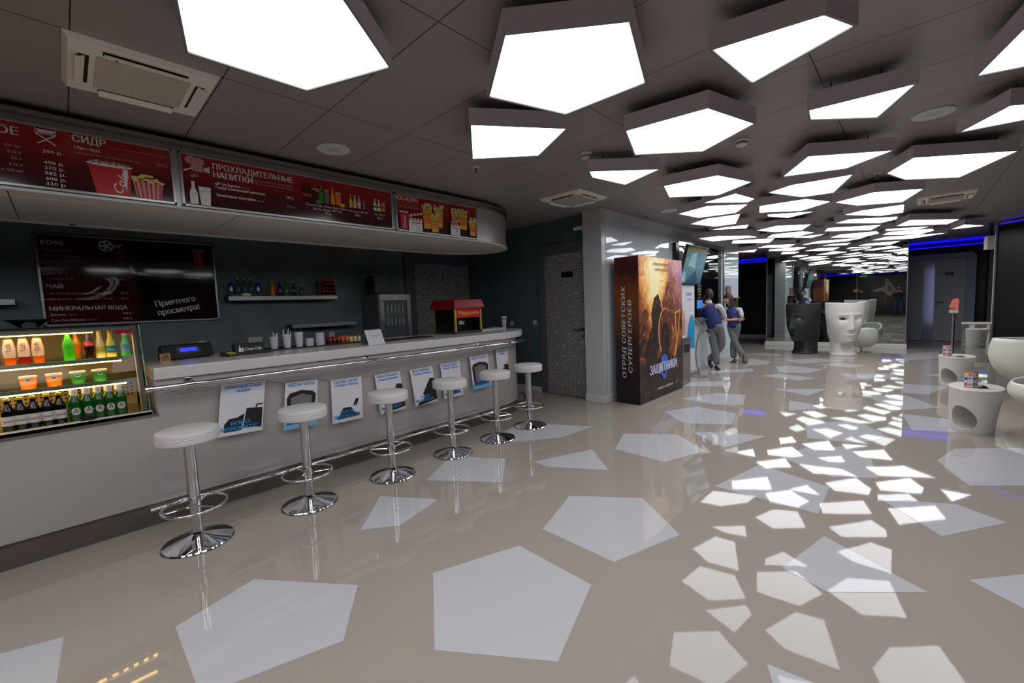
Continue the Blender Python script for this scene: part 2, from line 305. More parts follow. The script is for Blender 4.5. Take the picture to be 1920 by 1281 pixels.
INLAYS=[[[-3.02,-0.48],[-2.88,-0.13],[-2.37,-0.16],[-2.45,-0.42]],[[-2.66,0.61],[-2.15,0.97],[-1.83,0.74],[-1.99,0.24],[-2.54,0.24]],[[-1.73,1.81],[-1.19,1.78],[-1.03,1.28],[-1.47,0.98],[-1.92,1.3]],[[-1.89,2.56],[-1.44,2.87],[-1.03,2.54],[-1.2,2.03],[-1.74,2.05]],[[-3.07,1.62],[-2.65,1.88],[-2.53,1.47],[-2.69,1.26]],[[-3.35,2.56],[-2.84,2.83],[-2.48,2.42],[-3.03,2.04]],[[-2.58,2.94],[-2.33,3.56],[-1.92,3.19],[-2.39,2.92]],[[-3.59,3.87],[-2.76,4.25],[-2.81,3.68],[-3.15,3.25],[-3.46,3.43]],[[-2.33,4.21],[-1.85,4.52],[-1.43,4.17],[-1.62,3.66],[-2.15,3.7]],[[-2.38,5.39],[-2.14,5.88],[-1.62,5.8],[-1.5,5.24],[-1.96,4.99]],[[-2.5,6.25],[-2.2,6.94],[-1.81,6.98],[-1.66,6.3],[-1.98,6.12]],[[-2.95,7.54],[-2.42,7.98],[-2.18,7.54],[-2.85,7.2]],[[-1.74,4.68],[-1.48,4.91],[-1.1,4.98],[-1.32,4.37]],[[-1.57,7.66],[-0.94,8.1],[-1.09,7.38]],[[-1.24,6.92],[-0.71,6.75],[-1.13,6.3]],[[-0.95,4.09],[-0.43,3.91],[-0.43,3.37],[-1.1,3.4]],[[-0.68,4.94],[-0.44,5.04],[-0.24,4.81],[-0.17,4.32],[-0.44,4.14],[-0.86,4.4]],[[-0.88,5.8],[-0.42,6.18],[-0.15,5.64],[-0.36,5.24],[-0.76,5.16]],[[-0.36,3.07],[0.09,2.78],[-0.27,2.48],[-0.48,2.56]],[[-0.14,3.89],[0.25,4.09],[0.46,3.94],[0.16,3.49]],[[0.18,5.07],[0.31,5.55],[0.74,5.9],[0.84,5.61],[0.68,4.81],[0.34,4.54]],[[0.24,3.03],[0.63,3.47],[0.5,2.82]],[[-0.39,1.82],[-0.12,1.85],[-0.23,1.53],[-0.31,1.64]],[[-0.48,7.79],[-0.04,8.07],[0.28,7.42],[-0.12,6.98]],[[-0.07,6.83],[0.33,6.81],[0.64,6.33],[0.02,6.06]],[[-0.11,9.07],[0.42,9.14],[0.18,8.29],[-0.1,8.25]],[[-2.04,8.85],[-1.83,9.25],[-1.22,9.05],[-1.41,8.64]],[[-3.05,8.96],[-2.4,9.71],[-2.25,9.31],[-2.83,8.77]],[[-0.97,9.66],[-0.16,10.25],[-0.18,9.53],[-0.71,9.16]],[[-2.86,11.32],[-2.31,10.95],[-2.29,10.38],[-2.59,10.05]],[[-2.06,10.15],[-1.9,10.4],[-1.25,10.17],[-1.41,9.56],[-1.85,9.38]],[[-2.15,11.33],[-1.61,11.9],[-1.01,11.68],[-1.75,10.84]],[[-1.49,10.83],[-1.16,11.32],[-0.65,11.05],[-0.9,10.59]],[[-0.51,12.22],[-0.12,12.6],[-0.03,12.06],[-0.45,11.4]],[[-3.15,12.03],[-2.97,12.49],[-2.36,12.37],[-2.39,12.0]],[[-0.22,13.43],[0.46,14.19],[0.46,12.87],[-0.08,12.23]],[[0.17,10.23],[0.36,10.47],[0.47,9.97]]]
def rebase(e, loc):
    """move an empty to loc while its freshly built child meshes stay in place"""
    loc = Vector(loc); e.location = loc
    def rec(o):
        for c in o.children:
            if c.type == 'MESH': c.data.transform(Matrix.Translation(-loc))
            rec(c)
    rec(e); return e
def inset(poly, d):
    n = len(poly); a = sum(poly[i][0]*poly[(i+1) % n][1]-poly[(i+1) % n][0]*poly[i][1] for i in range(n))
    sg = 1 if a > 0 else -1; out = []
    for i in range(n):
        p0, p1, p2 = [Vector(poly[j]) for j in ((i-1) % n, i, (i+1) % n)]
        e0 = (p1-p0).normalized(); e1 = (p2-p1).normalized()
        n0 = Vector((-e0.y, e0.x))*sg; n1 = Vector((-e1.y, e1.x))*sg
        b = (n0+n1); b.normalize(); k = d/max(.35, b.dot(n0)); out.append(tuple(p1+b*k))
    return out
CZ = 2.825            # ceiling height
XB, YD, XG = -6.35, 5.51, -3.27   # bar back wall, door wall, glass wall
YF, YM = 17.6, 14.65  # far wall, mirror
# ---------------------------------------------------------------- floor, ceiling
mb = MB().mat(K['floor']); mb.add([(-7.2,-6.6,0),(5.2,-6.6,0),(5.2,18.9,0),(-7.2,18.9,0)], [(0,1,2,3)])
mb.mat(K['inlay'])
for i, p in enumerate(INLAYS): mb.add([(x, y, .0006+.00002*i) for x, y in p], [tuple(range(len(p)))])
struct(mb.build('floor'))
struct(MB().box(-7.2, 5.2, -6.6, 17.6, CZ, CZ+.1).build('ceiling', K['ceil']))
# ---------------------------------------------------------------- walls
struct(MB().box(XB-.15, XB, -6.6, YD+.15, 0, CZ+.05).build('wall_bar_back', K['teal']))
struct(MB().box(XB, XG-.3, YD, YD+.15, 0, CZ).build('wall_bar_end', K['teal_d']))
struct(MB().box(-6.35, 5.2, -6.75, -6.6, 0, CZ+.1).build('wall_behind', K['darkpanel']))
struct(MB().box(4.6, 4.75, -6.6, 17.6, 0, CZ+.1).build('wall_right', K['darkpanel']))
struct(MB().box(-7.2, 5.2, YF, YF+.15, 0, CZ+.25).build('wall_far', K['darkpanel']))
# glazed white wall on the left of the hall, with the box-office opening
y0, y1, o0, o1, oz0, oz1 = 5.40, 11.9, 8.86, 10.70, 1.05, 2.60
mb = MB().mat(K['glasswall'])
mb.box(XG-.2, XG, y0+.1, o0, .1, CZ).box(XG-.2, XG, o1, y1, .1, CZ).box(XG-.2, XG, o0, o1, .1, oz0).box(XG-.2, XG, o0, o1, oz1, CZ)
mb.mat(K['palecol']).box(XG-.32, XG-.005, y0-.02, y0+.1, .1, CZ).box(XG-.32, XG-.005, y1, y1+.02, .1, CZ)
struct(mb.build('wall_left'))
struct(MB().box(XG-.33, XG+.012, y0-.035, y1+.03, 0, .1).build('baseboard_left', K['white'], bevel=.004))
mb = MB().mat(K['steel']).box(XG+.0, XG+.025, o0-.04, o0, oz0-.02, oz1+.04).box(XG+.0, XG+.025, o1, o1+.04, oz0-.02, oz1+.04).box(XG+.0, XG+.025, o0, o1, oz1, oz1+.04)
f = struct(mb.build('window_1'))
struct(MB().box(XG-.05, XG-.04, o0, o1, oz0, oz1).build('pane', K['darkgloss'], f))
# room behind the box office and the passage wall with its own door
struct(MB().box(-4.9, -3.48, 11.35, 11.45, 0, CZ).build('wall_office_back', K['darkpanel']))
struct(MB().box(-7.2, -7.05, 5.6, 17.6, 0, CZ).build('wall_passage', K['darkpanel']))
struct(MB().box(-7.05, -3.4, YF-.02, YF, 0, .09).build('baseboard_far', K['white']))
# mirror block in front of the far wall
mb = MB().mat(K['mirror']).box(-3.24, -.13, YM, YM+.02, .12, CZ); mb.mat(K['darkpanel']).box(-3.22, -.15, YM+.02, YM+1.2, .12, CZ)
mb.mat(K['lamprim'])
for x in (-3.245, -.14): mb.box(x, x+.015, YM-.008, YM+.03, .12, CZ)
for x in (-2.2, -1.12): mb.box(x-.002, x+.002, YM-.003, YM, .12, CZ)
struct(mb.build('wall_mirror'))
struct(MB().box(-3.27, -.1, YM-.06, YM+1.25, 0, .12).build('baseboard_mirror', K['white'], bevel=.004))
# blue cove strips where the ceiling stops short of the far wall
for i, (xa, xb, ya, z) in enumerate([(-7.0, -3.0, 17.57, 2.745), (-.6, 1.40, 17.57, 2.69)]):
    s = MB().box(xa, xb, 17.385, 17.40, z-.008, z+.010).build('cove_light', K['blue_led'])
    ch = MB().box(xa, xb, 17.42, 17.6, z-.03, z-.018).box(xa, xb, 17.40, 17.42, z-.03, z+.002).build('ledge', K['darkpanel'], s)
    MB().box(xa, xb, 17.46, 17.50, z-.016, z-.006).build('cove_emitter', K['blue_cove'], s)
    tag(s, ['blue light strip along the far wall above the dark passage', 'blue light strip above the grey framed door right of the mirror'][i], 'light strip', 'blue cove light strips')
# blue cove along the wall behind, seen in the mirror
s = MB().box(-6.2, 4.5, -6.58, -6.5, 2.70, 2.74).build('cove_light', K['blue_led'])
tag(s, 'blue light strip on the dark rear wall, mirrored at the far end', 'light strip', 'blue cove light strips')
# ---------------------------------------------------------------- doors
def slab_door(name, x0, x1, y, z1, mat, handle_x, hz=1.08, side=-1, plate=None, fr=.12, label=None, leafs=1, rounded=.12):
    """door in a wall of constant y, facing side*y; frame with rounded top corners"""
    d = bpy.data.objects.new(name, None); C.objects.link(d); d.location = ((x0+x1)/2, y, 0); d['kind'] = 'structure'
    if label: d['label'] = label
    cx = (x0+x1)/2; L = lambda x: x-cx
    # frame with rounded corners
    t = []; X0, X1, Z = L(x0)-fr, L(x1)+fr, z1+fr+.04; R = rounded
    out = [(X0, 0)]+[(X0+R-R*math.cos(a), Z-R+R*math.sin(a)) for a in [PI/2*i/6 for i in range(7)]]+[(X1-R+R*math.sin(a), Z-R+R*math.cos(a)) for a in [PI/2*i/6 for i in range(7)]]+[(X1, 0), (L(x1), 0), (L(x1), z1), (L(x0), z1), (L(x0), 0)]
    n = len(out); dy = side*.035
    v = [(a, 0, b) for a, b in out]+[(a, dy, b) for a, b in out]
    MB().add(v, [tuple(range(n)), tuple(range(2*n-1, n-1, -1))]+[(i, (i+1) % n, n+(i+1) % n, n+i) for i in range(n)]).build('door_frame', K['frame_g'], d)
    w = (x1-x0)/leafs
    for k in range(leafs):
        a = L(x0)+k*w; lf = MB().box(a+.004, a+w-.004, min(0, side*.02), max(0, side*.02), .01, z1-.004).build('door_leaf', mat, d)
    if plate:
        MB().box(L(plate)-.11, L(plate)+.11, min(side*.02, side*.026), max(side*.02, side*.026), 1.9, 1.99).build('name_plate', K['black'], d)
    if handle_x is not None:
        h = L(handle_x); s2 = 1 if h > 0 else -1
        g = MB().mat(K['dark']).box(h-.022, h+.022, min(side*.02, side*.03), max(side*.02, side*.03), hz-.025, hz+.025).box(h-.02, h+.02, min(side*.02, side*.03), max(side*.02, side*.03), hz-.13, hz-.085)
        g.tube([(h, side*.03, hz), (h, side*.07, hz), (h-s2*.15, side*.07, hz)], .009)
        g.build('handle', None, lf)
    return d
slab_door('door_1', -4.42, -3.62, YD, 2.28, K['celldoor'], -3.69, plate=-3.97, rounded=.1)
for ob in [o for o in bpy.data.objects if o.name == 'door_leaf']: pass
# door on the office back wall facing the mirror
slab_door('door_3', -4.45, -3.75, 11.45, 2.28, K['celldoor_far'], -3.85, side=1, rounded=.16)
K['fardoor'] = M('grey lilac door laminate', (178,172,180), .5, noise=.08, nscale=30)
# far double door in a rounded grey frame, one leaf ajar with a lit room behind
d = bpy.data.objects.new('door_2', None); C.objects.link(d); d['kind'] = 'structure'
yq = 17.3
mb = MB().mat(M('slate blue door surround', (150,158,176), .5))
R = .14; X0, X1, Z = -.32, 1.22, 2.48; xi0, xi1, zi = -.2, 1.04, 2.33
out = [(X0, 0)]+[(X0+R-R*math.cos(a), Z-R+R*math.sin(a)) for a in [PI/2*i/6 for i in range(7)]]+[(X1-R+R*math.sin(a), Z-R+R*math.cos(a)) for a in [PI/2*i/6 for i in range(7)]]+[(X1, 0), (xi1, 0), (xi1, zi), (xi0, zi), (xi0, 0)]
n = len(out); mb.add([(a, yq-.06, b) for a, b in out]+[(a, yq+.29, b) for a, b in out], [tuple(range(n)), tuple(range(2*n-1, n-1, -1))]+[(i, (i+1) % n, n+(i+1) % n, n+i) for i in range(n)])
mb.build('door_frame', None, d)
lf = MB().box(-.2, .19, yq-.03, yq+.01, .01, 2.32).build('door_leaf', K['fardoor'], d)
MB().box(-.17, -.15, yq-.04, yq-.03, 1.75, 1.95).build('hinge', K['dark'], lf)
lf = MB().box(.42, 1.035, yq-.03, yq+.01, .01, 2.32).build('door_leaf', K['fardoor'], d)
MB().mat(K['dark']).box(.45, .49, yq-.04, yq-.03, 1.09, 1.13).box(.45, .49, yq-.04, yq-.03, 1.0, 1.04).tube([(.47, yq-.04, 1.11), (.47, yq-.08, 1.11), (.62, yq-.08, 1.11)], .009).build('handle', None, lf)
MB().box(.62, .79, yq-.036, yq-.03, 1.86, 1.96).build('name_plate', K['black'], d)
rebase(d, (.48, yq, 0))
struct(MB().box(.1, .6, yq+.25, yq+.28, 0, 2.36).build('wall_doorway', M('pale wall behind far door', (150,155,175), .6)))
l = bpy.data.lights.new('doorway_lamp', 'AREA'); l.size = .2; l.size_y = 1.6; l.shape = 'RECTANGLE'; l.energy = .7; l.color = (.68, .7, 1)
lo = bpy.data.objects.new('doorway_lamp', l); C.objects.link(lo); lo.location = (.40, yq+.08, 1.3); lo.rotation_euler = (PI/2, 0, 0)
# double leaf on the bar back wall
mb = MB()
d = bpy.data.objects.new('door_4', None); C.objects.link(d); d['kind'] = 'structure'
R = .12; Y0, Y1, Z = 4.06, 5.50, 2.47; a0, a1, zi = 4.25, 5.5, 2.30
out = [(Y0, 0)]+[(Y0+R-R*math.cos(a), Z-R+R*math.sin(a)) for a in [PI/2*i/6 for i in range(7)]]+[(Y1, Z), (Y1, zi), (a0, zi), (a0, 0)]
n = len(out); mb.add([(XB, a, b) for a, b in out]+[(XB+.04, a, b) for a, b in out], [tuple(range(n)), tuple(range(2*n-1, n-1, -1))]+[(i, (i+1) % n, n+(i+1) % n, n+i) for i in range(n)])
mb.build('door_frame', K['frame_g'], d)
MB().box(XB, XB+.025, 4.255, 4.873, .01, 2.295).build('door_leaf', K['celldoor'], d); MB().box(XB, XB+.025, 4.88, 5.495, .01, 2.295).build('door_leaf', K['celldoor'], d)
rebase(d, (XB, 4.9, 0))
struct(MB().box(-5.9, -4.56, YD-.015, YD, 0, .09).build('baseboard_end', K['white']))
# dark glazed panel wall on the right, its lit edge painted as a pale strip
u = Vector((1, -1, 0)).normalized(); nrm = Vector((1, 1, 0)).normalized()
A = Vector((1.2, 13.28, 0)); K['darkpane'] = M('dark green tinted panel', (20,26,22), .35, noise=.3, nscale=2, spec=.3)
mb = MB().mat(K['darkpane']); c = A+u*1.9+nrm*.02; mb.obox((c.x, c.y, 1.37), u*1.9, nrm*.01, (0, 0, 1.36))
mb.mat(K['palecol']).obox((A.x, A.y, 1.37), u*.006, nrm*.03, (0, 0, 1.36))
struct(mb.build('wall_glazed'))
mb = MB().mat(K['darkpanel']).box(1.42, 3.2, 15.2, 17.6, 0, CZ)
mb.mat(K['dark']).box(1.28, 1.42, 15.1, 15.25, 0, 2.6)
struct(mb.build('wall_panelled'))
s = MB().obox((A.x+1.35, A.y-1.35, 2.76), u*1.85, nrm*.008, (0, 0, .008)).build('cove_light', K['blue_led'])
tag(s, 'blue light strip on top of the dark glazed panel at the right edge', 'light strip', 'blue cove light strips')
# ---------------------------------------------------------------- ceiling light boxes
SN = {3: 'three-sided', 4: 'four-sided', 5: 'five-sided', 6: 'six-sided'}
def light_box(poly, label, group=None):
    n = len(poly); cx = sum(p[0] for p in poly)/n; cy = sum(p[1] for p in poly)/n
    q = [(x-cx, y-cy) for x, y in poly]
    a = sum(q[i][0]*q[(i+1) % n][1]-q[(i+1) % n][0]*q[i][1] for i in range(n))
    if a < 0: q = q[::-1]
    t = thing('ceiling_light', label, 'ceiling light', (cx, cy, 0), 0, group)
    zb, zt = 2.646, 2.752; i1 = inset(q, .012); i2 = inset(q, .014); v = []
    h = MB().mat(K['lampside']); h.prism(q, zb, zt, bot=False)
    h.mat(K['lamprim'])
    v = [(x, y, zb) for x, y in q]+[(x, y, zb) for x, y in i1]+[(x, y, zb+.006) for x, y in i2]
    h.add(v, [(i, (i+1) % n, n+(i+1) % n, n+i) for i in range(n)]+[(n+i, n+(i+1) % n, 2*n+(i+1) % n, 2*n+i) for i in range(n)])
    h.mat(K['white'])
    for i in range(n):
        if cy > 6 or cy < 0: break
        p, r = Vector(q[i]), Vector(q[(i+1) % n]); L = (r-p).length; e = (r-p)/L; nn = Vector((e.y, -e.x))
        for k in ((.15, .5, .85) if L > .45 else (.3, .7)):
            c = p+e*L*k+nn*.002; h.obox((c.x, c.y, zt-.018), (e.x*.005, e.y*.005, 0), (nn.x*.003, nn.y*.003, 0), (0, 0, .005))
    hb = h.build('housing', None, t)
    MB().add([(x, y, zb+.006) for x, y in i2], [tuple(range(n-1, -1, -1))]).build('diffuser', K['lamp'], t)
    for p in inset(q, .12)[:3]: MB().tube([(p[0], p[1], zt-.005), (p[0], p[1], CZ+.002)], .004, 6).build('hanger', K['dark'], t)
    return t
ORD = ['first', 'second', 'third', 'fourth', 'fifth', 'sixth', 'seventh', 'eighth', 'ninth', 'tenth', 'eleventh', 'twelfth', 'thirteenth', 'fourteenth', 'fifteenth', 'sixteenth', 'seventeenth', 'eighteenth', 'nineteenth', 'twentieth', 'last']
NEAR = ['huge cut-off white light box nearest the menu boards, top edge of photo', 'large five-sided light box at top centre with wide grey sides', 'four-sided light box above the bar end, under the large central one',
 'slanting kite-shaped light box at the top, right of the large central one', 'five-sided light box with a grey smudge on its diffuser', 'wedge-shaped light box at upper right beside the round ceiling speaker',
 'light box cut off by the upper right corner of the photo', 'narrow light box at the right edge below the corner one', 'thin three-cornered light box nearest the bar end air conditioner']
cen = [(sum(p[0] for p in q)/len(q), sum(p[1] for p in q)/len(q)) for q in LAMPS]
files = {'left': [], 'middle': [], 'right': []}
for i, c in enumerate(cen):
    if i >= 9: files['left' if c[0] < -1.95 else 'middle' if c[0] < -.95 else 'right'].append(i)
for k in files: files[k].sort(key=lambda i: cen[i][1])
for i, q in enumerate(LAMPS):
    if i < 9: lab = NEAR[i]
    else:
        k = [k for k in files if i in files[k]][0]; r = files[k].index(i)
        lab = '%s glowing light box, %s from the front in the %s' % (SN[len(q)], 'farthest' if r == len(files[k])-1 else ORD[r], {'left': 'left file beside the white wall', 'middle': 'middle file over the walkway', 'right': 'right file towards the sofas'}[k])
    light_box(q, lab, 'polygon light boxes on the ceiling')
for q in LAMPS_BACK: light_box(q, 'polygon light box on the near ceiling, outside the direct view', 'light boxes mirrored from behind the camera')
# ---------------------------------------------------------------- bar counter
XF = -3.93
def bar_curve(off, ys, n=18, back=None, cx=-4.75, cy=3.85, a=.82, b=.86):
    """front line of the bar from ys round its rounded end"""
    p = [(cx+a+off, ys), (cx+a+off, cy)]
    for i in range(1, n+1):
        t = PI/2*i/n; p.append((cx+(a+off)*math.cos(t), cy+(b+off)*math.sin(t)))
    return p
t = thing('bar_counter', 'long silver-grey bar counter with rounded far end', 'bar counter', (0,0,0))
def wall_strip(name, pts, z0, z1, th, mat, par):
    n = len(pts); inn = []
    for i in range(n):
        a = Vector(pts[max(0, i-1)]); b = Vector(pts[min(n-1, i+1)]); e = (b-a).normalized(); inn.append((pts[i][0]-e.y*th, pts[i][1]+e.x*th))
    poly = list(pts)+inn[::-1]
    m = len(poly); mb = MB()
    v = [(x, y, z0) for x, y in poly]+[(x, y, z1) for x, y in poly]; f = []
    for i in range(m): f.append((i, (i+1) % m, m+(i+1) % m, m+i))
    for i in range(n-1): a, b, c, d = i, i+1, m-2-i, m-1-i; f += [(a, b, c, d), (m+a, m+d, m+c, m+b)]
    mb.add(v, f, n > 6); o = mb.build(name, mat, par)
    if n > 6:
        e = o.modifiers.new('es', 'EDGE_SPLIT'); e.split_angle = math.radians(35)
    return o
wall_strip('front_panel', [(XF, -2.6), (XF, -.9965)], .165, .795, .03, K['alu'], t)
wall_strip('front_panel', [(XF, -.996), (XF, .4095)], .165, .795, .03, K['alu'], t)
wall_strip('front_panel', [(XF, .41), (XF, .5595)], .165, 1.05, .03, K['alu'], t)
wall_strip('front_panel', [(XF, .56), (XF, 2.6495)], .165, 1.05, .03, K['alu'], t)
wall_strip('front_panel', bar_curve(0, 2.65), .165, 1.05, .03, K['alu'], t)
wall_strip('kickboard', [(-3.95, -2.6), (-3.95, .6)]+bar_curve(-.02, .65), .0, .163, .02, K['kick'], t)
MB().box(-4.8, XF-.035, .405, .44, .16, 1.05).build('end_panel', K['palecol'], t)
MB().box(-4.8, XF+.01, -2.6, .41, .795, .81).build('cooler_ledge', K['steel'], t)
MB().box(-4.8, -4.7, .5, 3.7, 0, 1.05).build('inner_panel', K['dark'], t)
rebase(t, (-4.3, 1.5, 0))
pts = [(-3.90, .405)]+bar_curve(.03, .5, b=1.0)[1:]
poly = pts+[(-4.95, 4.85), (-4.95, .405)]
o = MB().prism(poly, 1.052, 1.139).build('worktop', K['worktop'], bevel=.006); tag(o, 'white continuous worktop with rounded end on top of the bar counter', 'worktop')
# grab rail and foot rail
def rail_pts(off, ya, z, b=.86, upto=1.0):
    p = [(x, y, z) for x, y in bar_curve(off, ya, 20, b=b)]
    return p[:int(2+20*upto)]
def sub(pts, step=.25):
    out = []
    for a, b in zip(pts, pts[1:]):
        a, b = Vector(a), Vector(b); k = max(1, int((b-a).length/step)); out += [a+(b-a)*i/k for i in range(k)]
    return out+[Vector(pts[-1])]
t = thing('grab_rail', 'chrome hand rail running along the bar front under the worktop', 'rail')
MB().tube(sub(rail_pts(.13, .375, 1.005)), .021, 14).build('tube', K['chrome'], t)
for y in (.60, 2.02, 3.52):
    MB().tube([(-3.80, y, 1.005), (-3.93, y, 1.03)], .011).lathe([(.03, 0), (.03, .01)], (0,0,0)).build('bracket', K['chrome'], t) if False else MB().tube([(-3.80, y, 1.01), (-3.86, y, 1.02), (-3.935, y, 1.02)], .011).tube([(-3.937, y, 1.02), (-3.925, y, 1.02)], .03, 14).build('bracket', K['chrome'], t)
    MB().tube([(-3.80, y-.03, 1.005), (-3.80, y+.03, 1.005)], .026, 14).build('collar', K['chrome'], t)
MB().tube([(-3.80, 3.98, 1.005), (-3.80, 4.04, 1.005)], .026, 14).build('collar', K['chrome'], t)
MB().tube([(-3.80, .375, 1.005), (-3.80, .34, 1.005)], .026, 14).build('end_cap', K['chrome'], t)
rebase(t, (-3.8, 2, 0))
t = thing('foot_rail', 'thin chrome foot rail low along the bar kickboard', 'rail')
MB().tube(sub(rail_pts(.11, .30, .16, upto=.7)), .014, 12).build('tube', K['chrome'], t)
for y in (.55, 1.55, 2.55, 3.55): MB().tube([(-3.82, y, .16), (-3.93, y, .12)], .009).tube([(-3.93, y, .12), (-3.951, y, .12)], .025, 12).build('bracket', K['dark'], t)
rebase(t, (-3.82, 2, 0))
# ---------------------------------------------------------------- bar stools
def make_stool():
    t = thing('bar_stool', '', 'bar stool')
    MB().lathe([(0, .682), (.155, .682), (.170, .690), (.174, .705), (.172, .722), (.1745, .726), (.172, .73), (.174, .748), (.168, .762), (.15, .769), (0, .772)], n=40).build('seat', K['leather'], t)
    MB().lathe([(.12, .675), (.12, .683)], n=24).build('seat_plate', K['dark'], t)
    MB().mat(K['chrome']).lathe([(.034, .29), (.034, .676)], n=24).lathe([(.031, .05), (.031, .292)], n=24).lathe([(.036, .236), (.036, .262)], n=24).build('post', None, t)
    MB().lathe([(.198, 0), (.2, .006), (.196, .012), (.15, .026), (.09, .043), (.045, .055), (.034, .062), (.031, .075)], n=48).build('base', K['chrome'], t)
    MB().lathe([(.199, -.001), (.201, .004), (.199, .007)], n=48, cap=False).build('base_gasket', K['black'], t)
    r = MB().tube([(.178*math.cos(a), .178*math.sin(a), .25) for a in [2*PI*i/40 for i in range(40)]], .0085, 10, closed=True)
    for a in (.5, .5+2*PI/3, .5+4*PI/3): r.tube([(.03*math.cos(a), .03*math.sin(a), .25), (.175*math.cos(a), .175*math.sin(a), .25)], .0065, 8)
    r.build('foot_ring', K['chrome'], t)
    return t
SL = ['white round bar stool at the near left end, largest in front', 'second white bar stool from the left, before the second poster', 'third white bar stool from the left, hiding the fourth poster', 'white bar stool in front of the sixth poster, fourth along', 'fifth white bar stool along, covering the corner of the last poster', 'white bar stool at the far rounded end of the bar, near the door']
SP = [(-3.416,.490), (-3.395,1.202), (-3.377,1.921), (-3.389,2.624), (-3.373,3.246), (-3.408,3.848)]
st = make_stool()
for i, (x, y) in enumerate(SP):
    if i == 0: st.location = (x, y, 0); st['label'] = SL[0]; st['group'] = 'bar stools along the counter'
    else: again(st, (x, y, 0), .7*i, SL[i], 'bar stools along the counter')
# ---------------------------------------------------------------- paper posters on the bar front
s = MB()
PS = [(.795,1.105,.955,-.06), (1.256,1.53,.897,-.05), (1.645,1.945,.86,-.02), (2.084,2.372,.845,.03), (2.493,2.784,.842,.035), (2.896,3.178,.853,.02), (3.339,3.641,.884,.02), (3.784,4.05,.925,.02)]
wp = [(-3.905, .45, .955)]
for a, b, z, _ in PS: wp += [(-3.905, a, z-.004), (-3.905, b, z-.012)]
o = MB().tube(wp[:-2]+[(-3.905, 3.79, .925), (-3.92, 4.04, .94)], .0018, 5).build('string', K['dark']); tag(o, 'thin dark string holding the row of posters on the bar', 'string')
TT = {'lead': ['ПРИРОЖДЕННЫЙ', 'ЛИДЕР'], 'whine': ['ХВАТИТ НЫТЬ!'], 'job': ['СДЕЛАЛ ДЕЛО -', 'ГУЛЯЙ СМЕЛО'], 'biz': ['НИЧЕГО ЛИЧНОГО -', 'ТОЛЬКО БИЗНЕС']}
KD = ['lead', 'whine', 'job', 'biz', 'biz', 'job', 'whine', 'lead']
PL = ['poster of a black briefcase behind the first bar stool', 'poster with black armchair half hidden by the second stool', 'white poster between second and third stools, with small black phone', 'poster on bar front mostly hidden by the third stool', 'poster with dark seat, fifth along the bar between third and fourth stools', 'poster behind the fourth stool, only its heading clear', 'poster with dark armchair and pale blue floor between fourth and fifth stools', 'last poster at the rounded end, briefcase and heading']
for i, ((a, b, z, sh), kd) in enumerate(zip(PS, KD)):
    wd = b-a; H = .405; t = thing('poster', PL[i], 'poster', (-3.896 if i < 7 else -3.895, a, z), 0, 'posters hung along the bar front')
    th = math.atan2(sh, H); U = Vector((0 if i < 7 else -.12, math.cos(th*.25), math.sin(th*.25))); V = Vector((-.05, -math.sin(th)*1.0, math.cos(th)))
    if i == 7: U = Vector((-.16, 1, 0)); V = Vector((0, -.05, 1))
    U.normalize(); V.normalize(); N = U.cross(V)
    O = -V*H
    sheet = MB().obox(O+U*wd/2+V*H/2-N*.001, U*wd/2, V*H/2, N*.0006).build('sheet', K['paper'], t)
    P = Print(O, U, V, t)
    P.rect('printed_bar', K['ink_black'], .015, H-.014, wd-.02, H-.011)
    for k, s in enumerate(TT[kd]): P.text(s, wd/2, H-.038-.031*k, .018, K['ink_blue'], width=min(wd*.82, len(s)*.021), bold=.12, align='c')
    if kd == 'lead':
        P.poly('printed_picture', K['ink_black'], [(wd*.55, .05), (wd*.97, .03), (wd*.97, .19), (wd*.60, .20)])
        P.poly('printed_picture', K['ink_black'], [(wd*.80, .19), (wd*.82, .225), (wd*.97, .225), (wd*.97, .213), (wd*.84, .213), (wd*.83, .19)])
        P.poly('printed_picture', K['ink_black'], [(wd*.12, .03), (wd*.5, .03), (wd*.56, .16), (wd*.40, .135), (wd*.22, .13), (wd*.12, .09)])
    elif kd == 'whine':
        P.rect('printed_picture', M('pale blue print', (120,175,210), .5) if 'pb' not in K else K['pb'], 0, 0, wd, .05)
        P.poly('printed_picture', K['ink_black'], [(wd*.1, .04), (wd*.9, .05), (wd*.95, .28), (wd*.85, .31), (wd*.5, .33), (wd*.14, .31), (wd*.06, .27)])
        P.poly('printed_picture', K['ink_grey'], [(wd*.2, .08), (wd*.8, .08), (wd*.82, .27), (wd*.5, .30), (wd*.18, .27)])
    elif kd == 'job':
        P.poly('printed_picture', K['ink_black'], [(wd*.15, .03), (wd*.9, .035), (wd*.85, .06), (wd*.68, .08), (wd*.6, .13), (wd*.35, .13), (wd*.27, .08)])
        P.poly('printed_picture', K['ink_black'], [(wd*.68, .14), (wd*.80, .14), (wd*.88, .2), (wd*.77, .2)])
    else:
        P.poly('printed_picture', K['ink_black'], [(wd*.1, .0), (wd, .03), (wd, .27), (wd*.8, .28), (wd*.6, .2), (wd*.5, .16)])
        P.oval('printed_picture', K['ink_white'], wd*.25, .09, wd*.18, .05)
    P.text('БОСС-', wd*.50, .078, .028, K['ink_blue'], width=wd*.46, bold=.12, align='c')
    P.text('МОЛОКОСОС', wd*.47, .038, .028, K['ink_blue'], width=wd*.82, bold=.12, align='c')
    P.done()
